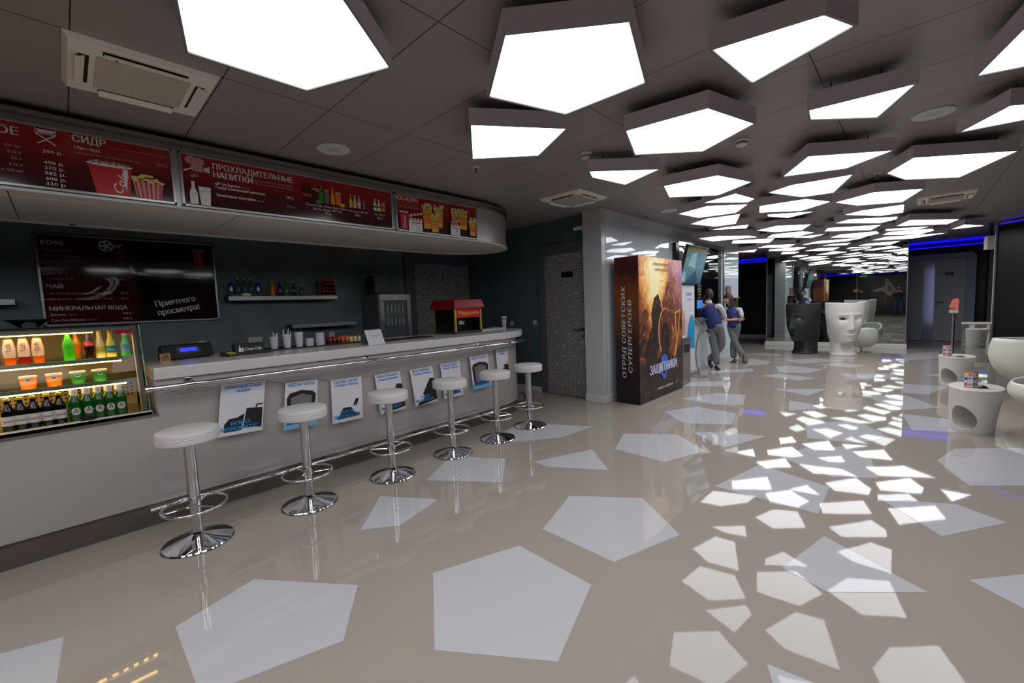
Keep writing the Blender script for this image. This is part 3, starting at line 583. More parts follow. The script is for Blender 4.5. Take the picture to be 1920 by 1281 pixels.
# ---------------------------------------------------------------- canopy with menu boards
def can_poly(off, ys, b=.95):
    cx, cy, a = -4.52, 3.58, .59; p = [(cx+a+off, ys)]
    for i in range(0, 37): t = PI*i/36; p.append((cx+(a+off)*math.cos(t), cy+(b+off)*math.sin(t)))
    return p+[(cx-a-off, ys)]
t = thing('canopy', 'silver stadium-shaped canopy over the bar carrying red menu boards', 'canopy')
def smooth_split(o):
    e = o.modifiers.new('es', 'EDGE_SPLIT'); e.split_angle = math.radians(35)
    for p in o.data.polygons: p.use_smooth = True
    return o
smooth_split(MB().prism(can_poly(0, -3), 2.302, 2.70, bot=False, top=False).build('fascia', K['canopy'], t))
MB().prism(can_poly(-.01, -3), 2.302, 2.31).build('soffit', grid_lines(K['soffit'], 'Y', (1.22,), (.05,), .006, (60,56,54)), t)
smooth_split(MB().prism(can_poly(.012, -3, .96), 2.70, 2.722).prism(can_poly(-.01, -3), 2.722, 2.745).prism(can_poly(.02, -3, .965), 2.745, 2.775).build('top_trim', K['steel'], t))
def ring_strip(off, z, w, h, mat, name, par):
    o = can_poly(off, -3); i = can_poly(off-w, -3); n = len(o); mb = MB()
    v = [(x, y, z) for x, y in o]+[(x, y, z) for x, y in i]+[(x, y, z+h) for x, y in o]+[(x, y, z+h) for x, y in i]; f = []
    for k in range(n-1): f += [(k, k+1, n+k+1, n+k), (k, 2*n+k, 2*n+k+1, k+1), (n+k, n+k+1, 3*n+k+1, 3*n+k)]
    mb.add(v, f); return smooth_split(mb.build(name, mat, par))
ring_strip(.012, 2.286, .03, .018, K['white'], 'bottom_rim', t)
MB().prism(can_poly(-.06, -3), 2.775, CZ).build('ceiling_gap_shade', K['black'], t)  # solid black band stands in for the shadow between canopy and ceiling
for y in (-1.7, .1): MB().box(-5.125, -5.09, y, y+.035, 2.29, CZ).build('support', K['dark'], t)
rebase(t, (-4.52, 1, 2.3))
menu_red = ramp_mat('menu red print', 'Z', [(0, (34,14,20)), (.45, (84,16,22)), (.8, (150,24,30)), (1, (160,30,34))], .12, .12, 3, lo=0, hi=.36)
def menu_board(label, y0, y1):
    t = thing('menu_board', label, 'menu board', (-3.925, y0, 2.308), 0, 'red menu boards on the canopy')
    L = y1-y0; H = .392
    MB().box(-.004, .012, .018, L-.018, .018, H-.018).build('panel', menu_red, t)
    mb = MB()
    for a in ((0, L, 0, .018), (0, L, H-.018, H), (0, .018, 0, H), (L-.018, L, 0, H)): mb.box(-.004, .022, *a)
    mb.build('frame', K['brushed'], t, bevel=.003)
    P = Print((.012, .018, .018), (0,1,0), (0,0,1), t)
    return t, P, L-.036, H-.036
W_, T2 = K['ink_white'], K['ink_pink']
# left board, cut by the photo edge
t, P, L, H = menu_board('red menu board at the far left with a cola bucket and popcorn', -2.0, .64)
u = L
P.text('ПИВО РАЗЛИВНОЕ', u-.712, H-.072, .045, W_, width=.62, bold=.06, align='r')
for k in range(9): P.rect('printed_lines', T2, u-1.3+k*.065, H-.022, u-1.245+k*.065, H-.020)
for k, s in enumerate(['390 р.', '490 р.', '270 р.', '385 р.', '600 р.', '330 р.']): P.text(s, u-.535, H-.150-(.035 if k else 0)-.032*k, .02, W_, width=.088, align='r')
for k, s in enumerate(['0,5 л  330 мл', '0,33 л', '0,5 л', '0,33 л', '0,5 л  550 мл']): P.text(s, u-.712, H-.145-.036*k, .015, T2, align='r')
for vv in (-.012, -.034): P.rect('chair_icon', W_, u-.645, H+vv-.004, u-.555, H+vv)
P.rect('chair_icon', W_, u-.645, H-.034, u-.641, H-.005); P.rect('chair_icon', W_, u-.559, H-.034, u-.555, H-.005); P.rect('chair_icon', W_, u-.635, H-.03, u-.565, H-.016)
P.poly('chair_icon', W_, [(u-.645, H-.04), (u-.565, H-.10), (u-.558, H-.097), (u-.637, H-.037)]); P.poly('chair_icon', W_, [(u-.555, H-.04), (u-.635, H-.10), (u-.642, H-.097), (u-.563, H-.037)])
P.text('СИДР', u-.486, H-.050, .044, W_, width=.155, bold=.06)
P.rect('printed_lines', T2, u-.315, H-.050, u-.005, H-.047)
P.text('Магнерс', u-.48, H-.095, .022, W_, width=.12); P.text('ирландский яблочный 330 мл', u-.475, H-.122, .012, T2, width=.31); P.text('290 р.', u-.012, H-.118, .02, T2, align='r')
P.poly('cola_bucket', K['ink_red'], [(u-.43, H-.168), (u-.215, H-.168), (u-.235, .0), (u-.40, .0)])
P.oval('cola_bucket', K['ink_white'], u-.322, H-.166, .115, .011); 
for k in range(14): P.oval('ice', K['ink_grey' if k % 2 else 'ink_pink'], u-.41+k*.0135, H-.157+.004*(k % 3), .013, .009, 8)
P.poly('cola_bucket', K['ink_white'], [(u-.262, H-.180), (u-.235, H-.180), (u-.250, .03), (u-.253, .03)])
P.text('Cola', u-.275, .01, .055, K['ink_white'], shear=.4, rot=1.25, bold=.02)
P.poly('popcorn_box', K['ink_pink'], [(u-.215, .11), (u-.055, .11), (u-.07, 0), (u-.20, 0)])
for k in range(6): P.poly('popcorn_box', K['ink_red'], [(u-.208+k*.027, .11), (u-.196+k*.027, .11), (u-.185+k*.0225, 0), (u-.195+k*.0225, 0)])
for k in range(30): q_ = random.random(); P.oval('popcorn', K['ink_cream' if k % 3 else 'ink_yellow'], u-.215+q_*.16, .112+random.random()*.055*(1-abs(.4-q_)), .013, .009, 8)
P.done()
def bottle_print(P, name, mat, u, v, h, w, cap=None):
    P.poly(name, mat, [(u-w/2, v), (u+w/2, v), (u+w/2, v+h*.5), (u+w*.2, v+h*.72), (u+w*.2, v+h), (u-w*.2, v+h), (u-w*.2, v+h*.72), (u-w/2, v+h*.5)])
    if cap: P.rect(name, cap, u-w/2, v+h*.25, u+w/2, v+h*.42)
def tumbler(P, name, mat, u, v, h, w): P.poly(name, mat, [(u-w*.38, v), (u+w*.38, v), (u+w/2, v+h), (u-w/2, v+h)])
# middle board
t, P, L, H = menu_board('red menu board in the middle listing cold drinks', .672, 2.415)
P.text('ПРОХЛАДИТЕЛЬНЫЕ', .19, H-.072, .045, W_, width=.575, bold=.06); P.text('НАПИТКИ', .19, H-.132, .045, W_, width=.265, bold=.06)
for dv in (0, .026): P.rect('printed_lines', T2, .465, H-.106-dv, .765, H-.103-dv)
for k in range(7): P.rect('printed_lines', T2, .48+k*.04, H-.130, .482+k*.04, H-.106)
P.text('«Рэд Булл»', .195, H-.185, .02, W_, bold=.05, width=.17); P.text('250 мл', .375, H-.185, .013, T2)
P.text('Энергетический напиток', .195, H-.214, .02, W_, width=.345, bold=.05); P.text('190 р.', .765, H-.212, .02, W_, align='r')
P.text('Молочные коктейли', .20, H-.272, .02, W_, width=.265, bold=.05); P.text('250 мл', .475, H-.272, .013, T2); P.text('200 р.', .765, H-.285, .019, T2, align='r')
P.oval('camera_icon', K['ink_pink'], .055, H-.034, .036, .030); P.oval('camera_icon', K['ink_pink'], .105, H-.038, .034, .028); P.oval('camera_icon', K['ink_red'], .055, H-.034, .005, .005, 8); P.oval('camera_icon', K['ink_red'], .105, H-.038, .005, .005, 8)
P.poly('camera_icon', K['ink_pink'], [(.05, H-.06), (.125, H-.06), (.125, H-.11), (.058, H-.11)]); P.poly('camera_icon', K['ink_white'], [(.130, H-.078), (.168, H-.064), (.168, H-.112), (.130, H-.102)])
P.poly('camera_icon', K['ink_white'], [(.005, H-.112), (.06, H-.085), (.06, H-.095), (.005, H-.122)])
P.ring('bubbles', W_, .055, H-.148, .010, .0025, 12); P.ring('bubbles', W_, .078, H-.138, .012, .0025, 12)
bottle_print(P, 'cola_icons', K['ink_white'], .055, .005, .165, .05); tumbler(P, 'cola_icons', K['ink_white'], .125, .003, .135, .078)
P.text('Coca-Cola', .033, .075, .012, K['ink_red'], width=.045, shear=.3); P.text('Coca-Cola', .093, .10, .013, K['ink_red'], width=.064, shear=.3)
B_ = H-.205
for mat, kind, x, h, wd in [('cola_glass','b',.858,.15,.038), ('cola_glass','b',.898,.145,.036), ('cola_glass','t',.945,.11,.055), ('ink_orange','o',.965,0,0), ('ink_green','o',.975,0,0), ('green_glass','b',1.0,.155,.036), ('ink_grey','t',1.05,.115,.046), ('amber_glass','b',1.105,.15,.038), ('ink_orange','t',1.155,.11,.055), ('ink_yellow','o',1.19,0,0)]:
    if kind == 'b': bottle_print(P, 'printed_drinks', K[mat], x, B_, h, wd, K['ink_red'] if 'cola' in mat else None)
    elif kind == 't': tumbler(P, 'printed_drinks', K[mat], x, B_, h, wd); P.oval('printed_drinks', K['rich_white'], x, B_+h, wd/2, .006)
    elif mat == 'ink_orange': P.oval('printed_drinks', K[mat], x+.005, B_+.105, .02, .016)
    else: P.oval('printed_drinks', K[mat], x, B_+.004, .026, .017)
for k, mat in enumerate(('ink_yellow', 'clear_drink', 'ink_pink')): bottle_print(P, 'printed_drinks', K[mat], 1.275+.042*k, B_-.004, .125, .032, K['ink_yellow' if k < 2 else 'ink_white'])
tumbler(P, 'printed_drinks', K['ink_grey'], 1.405, B_-.004, .085, .034)
for k in range(3):
    if k < 2: bottle_print(P, 'printed_drinks', K['ink_white'], 1.525+.042*k, B_+.0, .115, .034, K['ink_green'])
    else: tumbler(P, 'printed_drinks', K['ink_orange'], 1.615, B_, .095, .046)
    if k < 2: P.text('Rich', 1.533+.042*k, B_+.035, .012, K['ink_black'], rot=PI/2, width=.035)
P.text('R', 1.615, B_+.03, .035, K['ink_black'], align='c')
P.text('Coca-Cola, Coca-Cola Zero,', 1.05, H-.245, .02, W_, width=.375, align='c'); P.text('Sprite, Fanta 250 мл', 1.05, H-.275, .02, W_, width=.26, align='c'); P.text('120 р.', 1.05, H-.305, .02, W_, align='c')
P.text('Schweppes 250 мл', 1.345, H-.248, .016, W_, width=.19, align='c'); P.text('120 р.', 1.34, H-.282, .019, W_, align='c')
P.text('Rich 250 мл', 1.57, H-.248, .016, W_, width=.12, align='c'); P.text('120 р.', 1.57, H-.282, .019, W_, align='c')
P.done()
# right board
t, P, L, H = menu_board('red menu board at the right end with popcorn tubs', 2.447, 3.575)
P.text('ПОП-КОРН', .262, H-.055, .045, W_, width=.285, bold=.06, align='r')
P.rect('printed_lines', T2, .0, H-.075, .262, H-.072); P.text('Coca-Cola вкуснее!', .262, H-.125, .022, T2, width=.27, align='r'); P.rect('printed_lines', T2, .0, H-.095, .262, H-.093)
P.poly('cola_cup', K['ink_red'], [(.045, .005), (.115, .005), (.125, .18), (.035, .18)]); P.text('Coca-Cola', .095, .02, .03, K['ink_white'], width=.13, shear=.3, rot=PI/2-.05)
P.poly('cola_cup', K['ink_white'], [(.028, .18), (.133, .18), (.133, .192), (.028, .192)])
def clapper(P, u, v, w, h, s):
    P.rect('clapperboard', K['ink_white'], u, v, u+w, v+h); 
    for q in range(2):
        b = v+h+q*.03; r = .12*q
        P.poly('clapperboard', K['ink_white'], [(u, b), (u+w, b+r*w*2), (u+w, b+.024+r*w*2), (u, b+.024)])
        for k in range(4): P.poly('clapperboard', K['ink_red'], [(u+w*(k*.25), b+r*2*w*k*.25), (u+w*(k*.25+.12), b+r*2*w*(k*.25+.12)), (u+w*(k*.25+.17), b+.024+r*2*w*(k*.25+.17)), (u+w*(k*.25+.05), b+.024+r*2*w*(k*.25+.05))])
    P.text(s, u+w/2, v+h*.72, .018, K['ink_black'], width=w*.75, bold=.02, align='c')
    for k in range(2): P.text('200 р.', u+w*.8, v+h*(.4-.25*k), .012, K['ink_black'], align='r')
clapper(P, .135, .0, .17, .11, 'Сладкий')
def pop_tub(P, u, v, w, h):
    P.poly('popcorn_tub', K['ink_yellow'], [(u-w*.4, v), (u+w*.4, v), (u+w*.5, v+h), (u-w*.5, v+h)])
    P.poly('popcorn_tub', K['ink_orange'], [(u-w*.42, v+h*.25), (u+w*.42, v+h*.25), (u+w*.45, v+h*.55), (u-w*.45, v+h*.55)])
    P.text('POPCORN', u, v+h*.6, h*.16, K['ink_black'], width=w*.8, align='c')
    for k in range(22): P.oval('popcorn', K['ink_cream'], u+(random.random()-.5)*w*1.05, v+h+random.random()*.05, .014+.006*random.random(), .011, 8)
for a in [(.38, .04, .13, .22), (.53, .07, .12, .19), (.47, .01, .115, .17), (.76, .10, .11, .15), (.88, .08, .13, .18), (1.02, .02, .11, .16)]: pop_tub(P, *a)
clapper(P, .68, .0, .14, .10, 'Солёный')
P.done()
# ---------------------------------------------------------------- wall board behind the bar
t = thing('wall_menu_board', 'dark red framed menu board on the teal wall behind the bar', 'menu board', (XB, -.14, 1.46))
L, H = 1.49, .94
bm = ramp_mat('board print', 'Y', [(0, (88,18,28)), (.495, (70,14,22)), (.51, (22,10,14)), (1, (44,12,16))], .06, .0, 2, lo=0, hi=1.49)
# wrinkled clear film sheet gives the wavy highlights
N1, N2 = 30, 16; v = []; f = []
for i in range(N1+1):
    for j in range(N2+1):
        uu, vv = i/N1, j/N2
        v.append((.022+.006*math.sin(5*uu+7*vv)+.005*math.sin(9*vv-4*uu), .02+uu*(L-.04), .02+vv*(H-.04)))
for i in range(N1):
    for j in range(N2): a = i*(N2+1)+j; f.append((a, a+N2+1, a+N2+2, a+1))
MB().box(.001, .008, .02, L-.02, .02, H-.02).build('panel', bm, t)
fm = MB(); fm.add(v, f, True); fm.build('clear_film', K['glass'], t)
mb = MB()
for a in ((0, L, 0, .022), (0, L, H-.022, H), (0, .022, 0, H), (L-.022, L, 0, H)): mb.box(.001, .032, *a)
mb.build('frame', K['brushed'], t, bevel=.004)
P = Print((.008, 0, 0), (0,1,0), (0,0,1), t)
P.text('КОФЕ', .05, H-.115, .042, W_, width=.155, bold=.06)
for k, s_ in enumerate(['Американо 180 мл', 'Горячий шоколад 200 мл', 'Двойной эспрессо 60 мл', 'Капучино 180 мл', 'Латте 200 мл', 'Эспрессо 30 мл']):
    P.text(s_, .06, H-.175-.058*k, .018, T2); P.text('150 р.', .66, H-.175-.058*k, .018, T2, align='r')
P.oval('film_reel_icon', W_, .52, H-.10, .060, .060, 28)
for k in range(5): P.oval('film_reel_icon', K['black'], .52+.036*math.cos(k*1.257), H-.10+.036*math.sin(k*1.257), .014, .014, 12)
P.poly('film_reel_icon', W_, [(.575, H-.11), (.60, H-.08), (.62, H-.10), (.64, H-.07), (.645, H-.075), (.622, H-.115), (.60, H-.095)])
for k in range(8): P.poly('film_strip', K['ink_red'], [(.25+.03*k, H-.07-.007*k), (.285+.03*k, H-.078-.007*k), (.285+.03*k, H-.083-.007*k), (.25+.03*k, H-.075-.007*k)])
P.text('ЧАЙ', .05, .385, .042, W_, width=.115, bold=.06)
P.text('Чай черный, пакетированный 300 мл', .055, .325, .02, T2, width=.47); P.text('180 р.', .66, .325, .02, T2, align='r')
P.text('Чай зеленый, пакетированный 300 мл', .055, .268, .02, T2, width=.47); P.text('180 р.', .66, .268, .02, T2, align='r')
P.text('МИНЕРАЛЬНАЯ ВОДА', .05, .160, .042, W_, width=.585, bold=.06)
P.text('Виттель', .055, .105, .024, W_, width=.11); P.text('250 мл', .18, .105, .015, T2); P.text('230 р.', .67, .105, .022, W_, align='r')
P.text('Сан Пеллегрино', .055, .048, .024, W_, width=.25); P.text('250 мл', .32, .048, .015, T2); P.text('230 р.', .67, .048, .022, W_, align='r')
P.text('Приятного', .885, .175, .065, W_, width=.38, bold=.05, rot=.17); P.text('просмотра!', .90, .075, .065, W_, width=.40, bold=.05, rot=.17)
P.poly('cup_print', K['red'], [(1.285, .63), (1.375, .63), (1.385, .84), (1.275, .84)]); P.text('Coca-Cola', 1.35, .65, .04, T2, width=.16, shear=.3, rot=PI/2); P.rect('cup_print', T2, 1.265, .84, 1.395, .848)
P.done()
# ---------------------------------------------------------------- display cooler
t = thing('display_cooler', 'lit glass display cooler with drinks at the left edge', 'display fridge')
xb, xf0, xf1, ya, yb, z0, z1 = -4.72, -3.955, -4.10, -1.3, .37, .81, 1.45
MB().box(xb, xf0+.02, ya, yb+.01, z0, z0+.02).build('deck', K['steel'], t)
MB().box(xf0-.035, xf0+.02, ya, yb+.01, z0-.03, z0+.025).build('front_sill', K['worktop'], t, bevel=.004)
MB().box(xb, xb+.03, ya, yb, z0, z1).build('back_panel', M('cooler liner steel', (225,215,190), .4), t)
pf = M('perforated steel liner', (200,190,165), .35, metal=.3); nt = pf.node_tree; b = nt.nodes['Principled BSDF']
grid_lines(pf, 'YZ', (.026, .026), (0, 0), .013, (196,186,160))
MB().box(xb+.22, xb+.235, ya, yb-.02, z0+.02, 1.05).build('perforated_panel', cell_door('perforated liner', (190,178,150), (190,178,150)) if False else pf, t)
hp = MB()
for i in range(40):
    for j in range(5): y = -.62+i*.024; z = .90+j*.028; hp.box(xb+.2345, xb+.2362, y, y+.012, z, z+.013)
hp.build('perforations', K['black'], t)
MB().box(xb, xf1+.005, ya, yb+.006, z1, z1+.012).build('top_glass', K['glass'], t)
MB().box(xb, xf1+.008, ya, yb+.01, z1+.004, z1+.008).build('top_edge', K['glass_edge'], t) if False else None
MB().tube([(xf1+.006, ya, z1+.006), (xf1+.006, yb, z1+.006)], .004, 6).build('top_edge', K['darkgloss'], t)
MB().box(xb, xf1-.02, ya, yb-.01, z1-.03, z1).build('top_rail', K['brushed'], t)
def slant(y0, y1, off=0, th=.004): return [(xf0+off, y0, z0+.02), (xf0+off, y1, z0+.02), (xf1+off, y1, z1), (xf1+off, y0, z1)]
mb = MB(); a = slant(ya, yb-.03); b2 = slant(ya, yb-.03, -.005); mb.add(a+b2, [(0,1,2,3), (7,6,5,4), (0,4,5,1), (2,6,7,3), (1,5,6,2), (0,3,7,4)]); mb.build('front_glass', K['glass'], t)
MB().add([(xb, yb, z0+.02), (xf0, yb, z0+.02), (xf1, yb, z1), (xb, yb, z1), (xb, yb-.006, z0+.02), (xf0, yb-.006, z0+.02), (xf1, yb-.006, z1), (xb, yb-.006, z1)], [(0,1,2,3), (7,6,5,4), (0,4,5,1), (1,5,6,2), (2,6,7,3), (3,7,4,0)]).build('side_glass', K['glass'], t)
mb = MB(); mb.tube([(xf0-.012, yb-.03, z0+.02), (xf1-.012, yb-.03, z1)], .016, 4); mb.build('corner_post', K['brushed'], t)
MB().tube([(xf0, yb, z0+.02), (xf1, yb, z1)], .0035, 6).build('glass_edge', K['glass_edge'], t)
for k, (z, xx) in enumerate([(1.222, -4.12), (1.062, -4.06)]):
    s = MB().box(xb+.03, xx, ya, yb-.02, z, z+.008).build('shelf', K['glass'], t)
    MB().box(xx-.012, xx, ya, yb-.02, z-.014, z+.006).build('shelf_edge', K['brushed'], s)
    MB().tube([(xx, ya, z+.007), (xx, yb-.02, z+.007)], .003, 6).build('glass_edge', K['glass_edge'], s)
for k, (z, xx, ye) in enumerate([(1.412, -4.13, .13), (1.200, -4.13, .26), (1.040, -4.075, .27)]):
    MB().box(xx-.02, xx, ya, ye, z-.0025, z+.003).build('light_tube', K['warm_led'], t)
mb = MB().mat(K['black']); mb.box(xf0-.002, xf0+.012, .02, .085, .825, .865); mb.mat(K['glass_edge'])
mb.build('clip', None, t)
mb = MB().box(xf1+.03, xf1+.034, .235, .325, 1.395, 1.42); s = mb.build('sticker', K['red'], t)
rebase(t, (-4.34, -.4, .81))
# contents
def wrap_disc(r, z, a, b, n=14, tilt=0):
    """oval label wrapped round a bottle of radius r, facing +x"""
    v = []; f = []
    for i in range(n+1):
        u = -1+2*i/n; h = b*math.sqrt(max(0, 1-u*u)); an = a*u/r
        v += [(r*math.cos(an), r*math.sin(an), z-h+tilt*a*u), (r*math.cos(an), r*math.sin(an), z+h+tilt*a*u)]
        if i: f.append((2*i-2, 2*i, 2*i+1, 2*i-1))
    return MB().add(v, f)
def bottle(name, label, cat, prof, body, loc, group=None, lab=None, labcol=None, cap=None, lt=None, ltc=None, lsize=.016, n=20, liquid=None, tr=PI*.0, vertical=False, sub_=None):
    t = thing(name, label, cat, loc, 0, group)
    MB().lathe(prof, n=n).build('glass_body' if name == 'bottle' else 'body', body, t)
    if cap:
        zt = prof[-1][1]; r = prof[-1][0]+.002; MB().lathe([(r, zt-.012), (r, zt+.002), (r*.8, zt+.004), (0, zt+.004)], n=16).build('cap', cap, t)
    if lab:
        a0, a1 = lab; rr = []
        def rad(z):
            for (r0, za), (r1, zb) in zip(prof, prof[1:]):
                if za <= z <= zb and zb > za: return r0+(r1-r0)*(z-za)/(zb-za)
            return prof[1][0]
        zs = [a0+(a1-a0)*i/4 for i in range(5)]
        lb = MB().lathe([(rad(z)+.0012, z) for z in zs], n=n, cap=False).build('label', labcol, t)
        if lt:
            r = rad((a0+a1)/2)+.0022; vs, fs = text_geo(lt, 0, 0); x0 = min(q.x for q in vs); x1 = max(q.x for q in vs); k = lsize/.72; W = (x1-x0)*k; H0 = (a0+a1)/2
            mx = 1.7*r if not vertical else 1e9
            kx = k*(min(1, mx/W)); out = []
            for q in vs:
                a = (q.x-(x0+x1)/2)*kx; b = q.y*k-lsize/2
                if vertical: a, b = -b, a
                an = a/r-.12; out.append((r*math.cos(an), r*math.sin(an), H0+b))
            MB().add(out, fs).build('lettering', ltc or K['ink_black'], lb)
    return t
CT = ' in the lit cooler'
p_rich = [(0,0), (.026,0), (.028,.01), (.026,.04), (.029,.075), (.027,.11), (.020,.15), (.018,.165), (.019,.175)]
p_cola = [(0,0), (.024,0), (.027,.01), (.024,.04), (.028,.075), (.028,.10), (.018,.14), (.012,.165), (.012,.185)]
p_beer = [(0,0), (.030,0), (.032,.006), (.032,.11), (.029,.13), (.016,.155), (.013,.17), (.013,.205)]
zt = 1.2305
for k, (y, nm, c) in enumerate([(-.325, 'cherry', 'red_syrup'), (-.257, 'orange', 'orange_syrup'), (-.196, 'dark cherry', 'red_syrup'), (-.135, 'peach', 'orange_syrup')]):
    b = bottle('bottle', '%s juice bottle on top cooler shelf, %s from the photo edge' % (nm, ['first', 'second', 'third', 'fourth'][k]), 'bottle', p_rich, K[c], (-4.19, y, zt), 'juice bottles on the top cooler shelf', (.045, .165), K['rich_white'], K['dark'], 'Rich', K['ink_black'], .026, vertical=True)
bottle('bottle', 'bright green ribbed soda bottle on the top cooler shelf', 'bottle', [(0,0),(.027,0),(.029,.01),(.026,.05),(.030,.09),(.030,.11),(.014,.16),(.013,.19)], M('green glass with added glow', (60,170,30), .1, emit=.15), (-4.18, .005, zt), None, None, None, K['blue_can'])  # faint emission stands in for cooler light shining through the bottle
bottle('bottle', 'orange soda bottle half hidden behind the green bottle', 'bottle', p_cola, K['amber_glass'], (-4.27, .045, zt), None, (.07,.1), K['ink_orange'], K['ink_white'])
bottle('bottle', 'dark cola bottle with red label on the top cooler shelf', 'bottle', p_cola, K['cola_glass'], (-4.18, .106, zt), None, (.085,.118), K['ink_red'], K['red'], 'Coca-Cola', K['ink_white'], .013)
bottle('bottle', 'clear tonic bottle with olive label, right of the cola', 'bottle', [(0,0),(.026,0),(.028,.01),(.027,.09),(.014,.14),(.012,.19)], K['clear_drink'], (-4.19, .161, zt), None, (.03,.075), K['gold'], K['ink_yellow'], 'Schweppes', K['ink_black'], .012)
bottle('bottle', 'yellow lemonade bottle with teal label on top cooler shelf', 'bottle', [(0,0),(.026,0),(.028,.01),(.027,.09),(.014,.14),(.012,.19)], K['lemon_drink'], (-4.18, .216, zt), None, (.03,.08), M('teal label', (30,130,150), .5), K['ink_yellow'], 'Schweppes', K['ink_white'], .012)
bottle('bottle', 'green mineral water bottle with light blue label at the shelf end', 'bottle', [(0,0),(.026,0),(.028,.01),(.027,.09),(.014,.13),(.012,.16)], M('mint glass with added glow', (90,190,90), .1, emit=.1), (-4.18, .292, zt), None, (.035,.09), M('light blue label', (110,170,215), .5), K['ink_white'], 'S.PELLEGRINO', K['ink_red'], .010)  # glow put into the glass so it looks lit by the cooler
for k, (y, c, nm) in enumerate([(-.192, 'ink_orange', 'orange chip tub, nearer the left edge'), (-.078, 'ink_orange', 'orange chip tub beside the green ones'), (.033, 'ink_green', 'green chip tub next to the orange tubs'), (.14, 'ink_green', 'green chip tub at the right of the shelf')]):
    t = thing('chip_tub', nm, 'snack tub', (-4.14, y, 1.0705), 0, 'chip tubs on the middle cooler shelf')
    MB().lathe([(0,0), (.033,0), (.034,.003), (.038,.072)], n=24).build('tub', K[c], t); MB().lathe([(.040,.07), (.0405,.08), (.038,.082), (0,.082)], n=24).build('lid', K['ink_white'], t)
    lb = MB().lathe([(.0362,.03), (.0375,.052)], n=24, cap=False).build('label_band', K['ink_'+('yellow' if k < 2 else 'green')], t)
    wrap_disc(.0386, .055, .014, .010).build('printed_badge', K['ink_white'], t); wrap_disc(.0392, .056, .011, .006).build('printed_face', K['ink_black'], t)
PO = ['first', 'second', 'third', 'fourth', 'fifth']
for k, y in enumerate([-.289, -.236, -.182, -.122, -.068]):
    bottle('bottle', 'dark brown beer bottle with red and white label, %s from the left' % PO[k], 'bottle', [(0,0),(.028,0),(.030,.006),(.030,.11),(.026,.13),(.014,.155),(.012,.175),(.012,.195)], K['dark_glass'], (-4.07, y, .831), 'dark beer bottles on the cooler floor', (.03,.088), K['paper'], K['gold'], 'Гарное', K['ink_red'], .015)
for k, y in enumerate([.004, .064, .119, .174, .228]):
    bottle('bottle', 'green beer bottle with round white label, %s of the front five' % PO[k], 'bottle', p_beer, K['beer_green'], (-4.07, y, .831), 'green beer bottles on the cooler floor', (.165,.195), K['paper'], K['ink_white'])
for i, o in enumerate([o for o in bpy.data.objects if o.get('group') == 'green beer bottles on the cooler floor']):
    r = .0335; wrap_disc(r, .062, .024, .024).build('round_label', K['paper'], o); wrap_disc(r*1.012, .058, .019, .003, 10, .1).build('printed_band', K['ink_red'], o)
    wrap_disc(r*1.012, .067, .015, .0022, 10, .1).build('printed_name', K['ink_black'], o); wrap_disc(r*1.012, .076, .005, .005, 6).build('printed_emblem', K['ink_black'], o)
for k, y in enumerate([.004, .064, .119, .174, .228]):
    bottle('bottle', 'green beer bottle in the second row, behind the %s front one' % PO[k], 'bottle', p_beer, K['beer_green'], (-4.15, y-.01, .831), 'green beer bottles on the cooler floor', (.165,.195), K['paper'], K['ink_white'])
# shallow black bowl on top of the cooler
o = MB().lathe([(0, 0), (.06, 0), (.12, .06), (.135, .065), (.125, .058), (.06, .006), (0, .006)], n=32).build('bowl', K['glass']); o.location = (-4.45, -.17, 1.463); o.scale = (.8,.8,.8); tag(o, 'smoked glass bowl on top of the display cooler', 'bowl')
o2 = MB().lathe([(.126,.058), (.136, .06), (.138, .07), (.128, .07), (.126,.058)], n=32, cap=False).build('rim', K['black'], o)
# ---------------------------------------------------------------- things on the worktop
WZ = 1.139
def at_top(o, x, y, rz=0): o.location = (x, y, WZ); o.rotation_euler = (0, 0, rz); return o
t = thing('cash_register', 'black cash register screen with glowing blue customer display', 'cash register', (-4.50, .72, WZ), .25)
MB().add([(.0,-.19,.01),(.0,.19,.01),(-.05,.19,.125),(-.05,-.19,.125),(-.12,-.19,.01),(-.12,.19,.01),(-.09,.19,.125),(-.09,-.19,.125)], [(0,1,2,3),(7,6,5,4),(0,4,5,1),(3,2,6,7),(1,5,6,2),(0,3,7,4)]).build('housing', K['black'], t, bevel=.008)
MB().box(-.13, .01, -.15, .15, 0, .012).build('foot', K['black'], t)
MB().add([(-.008,-.09,.045),(-.008,.09,.045),(-.034,.09,.105),(-.034,-.09,.105),(-.03,-.09,.045),(-.03,.09,.045),(-.05,.09,.105),(-.05,-.09,.105)], [(0,1,2,3),(7,6,5,4),(0,4,5,1),(3,2,6,7),(1,5,6,2),(0,3,7,4)]).build('display_bezel', K['dark'], t)
MB().add([(-.0155,-.065,.065),(-.0155,.065,.065),(-.0285,.065,.095),(-.0285,-.065,.095)], [(0,1,2,3)]).build('display', M('blue display', (40,60,255), .4, emit=1.6, ecol=(40,50,255)), t)
for v in t.children[-1].data.vertices: v.co += Vector((.004, 0, .002))
t = thing('table_sign', 'small tan no-smoking sign at the left end of the worktop', 'sign', (-4.33, .53, WZ), .2)
MB().box(-.004, 0, -.035, .035, 0, .072).build('plate', M('tan brass plate', (165,135,85), .5), t)
P = Print((0,-.035,0), (0,1,0), (0,0,1), t); P.ring('printed_symbol', K['ink_black'], .035, .038, .024, .004, 20); P.poly('printed_symbol', K['ink_black'], [(.018,.02),(.022,.017),(.054,.056),(.05,.059)]); P.rect('printed_symbol', K['ink_black'], .02, .036, .05, .041); P.done()
t = thing('card_terminal', 'dark card payment terminal beside the black box', 'card terminal', (-4.35, .97, WZ), .3)
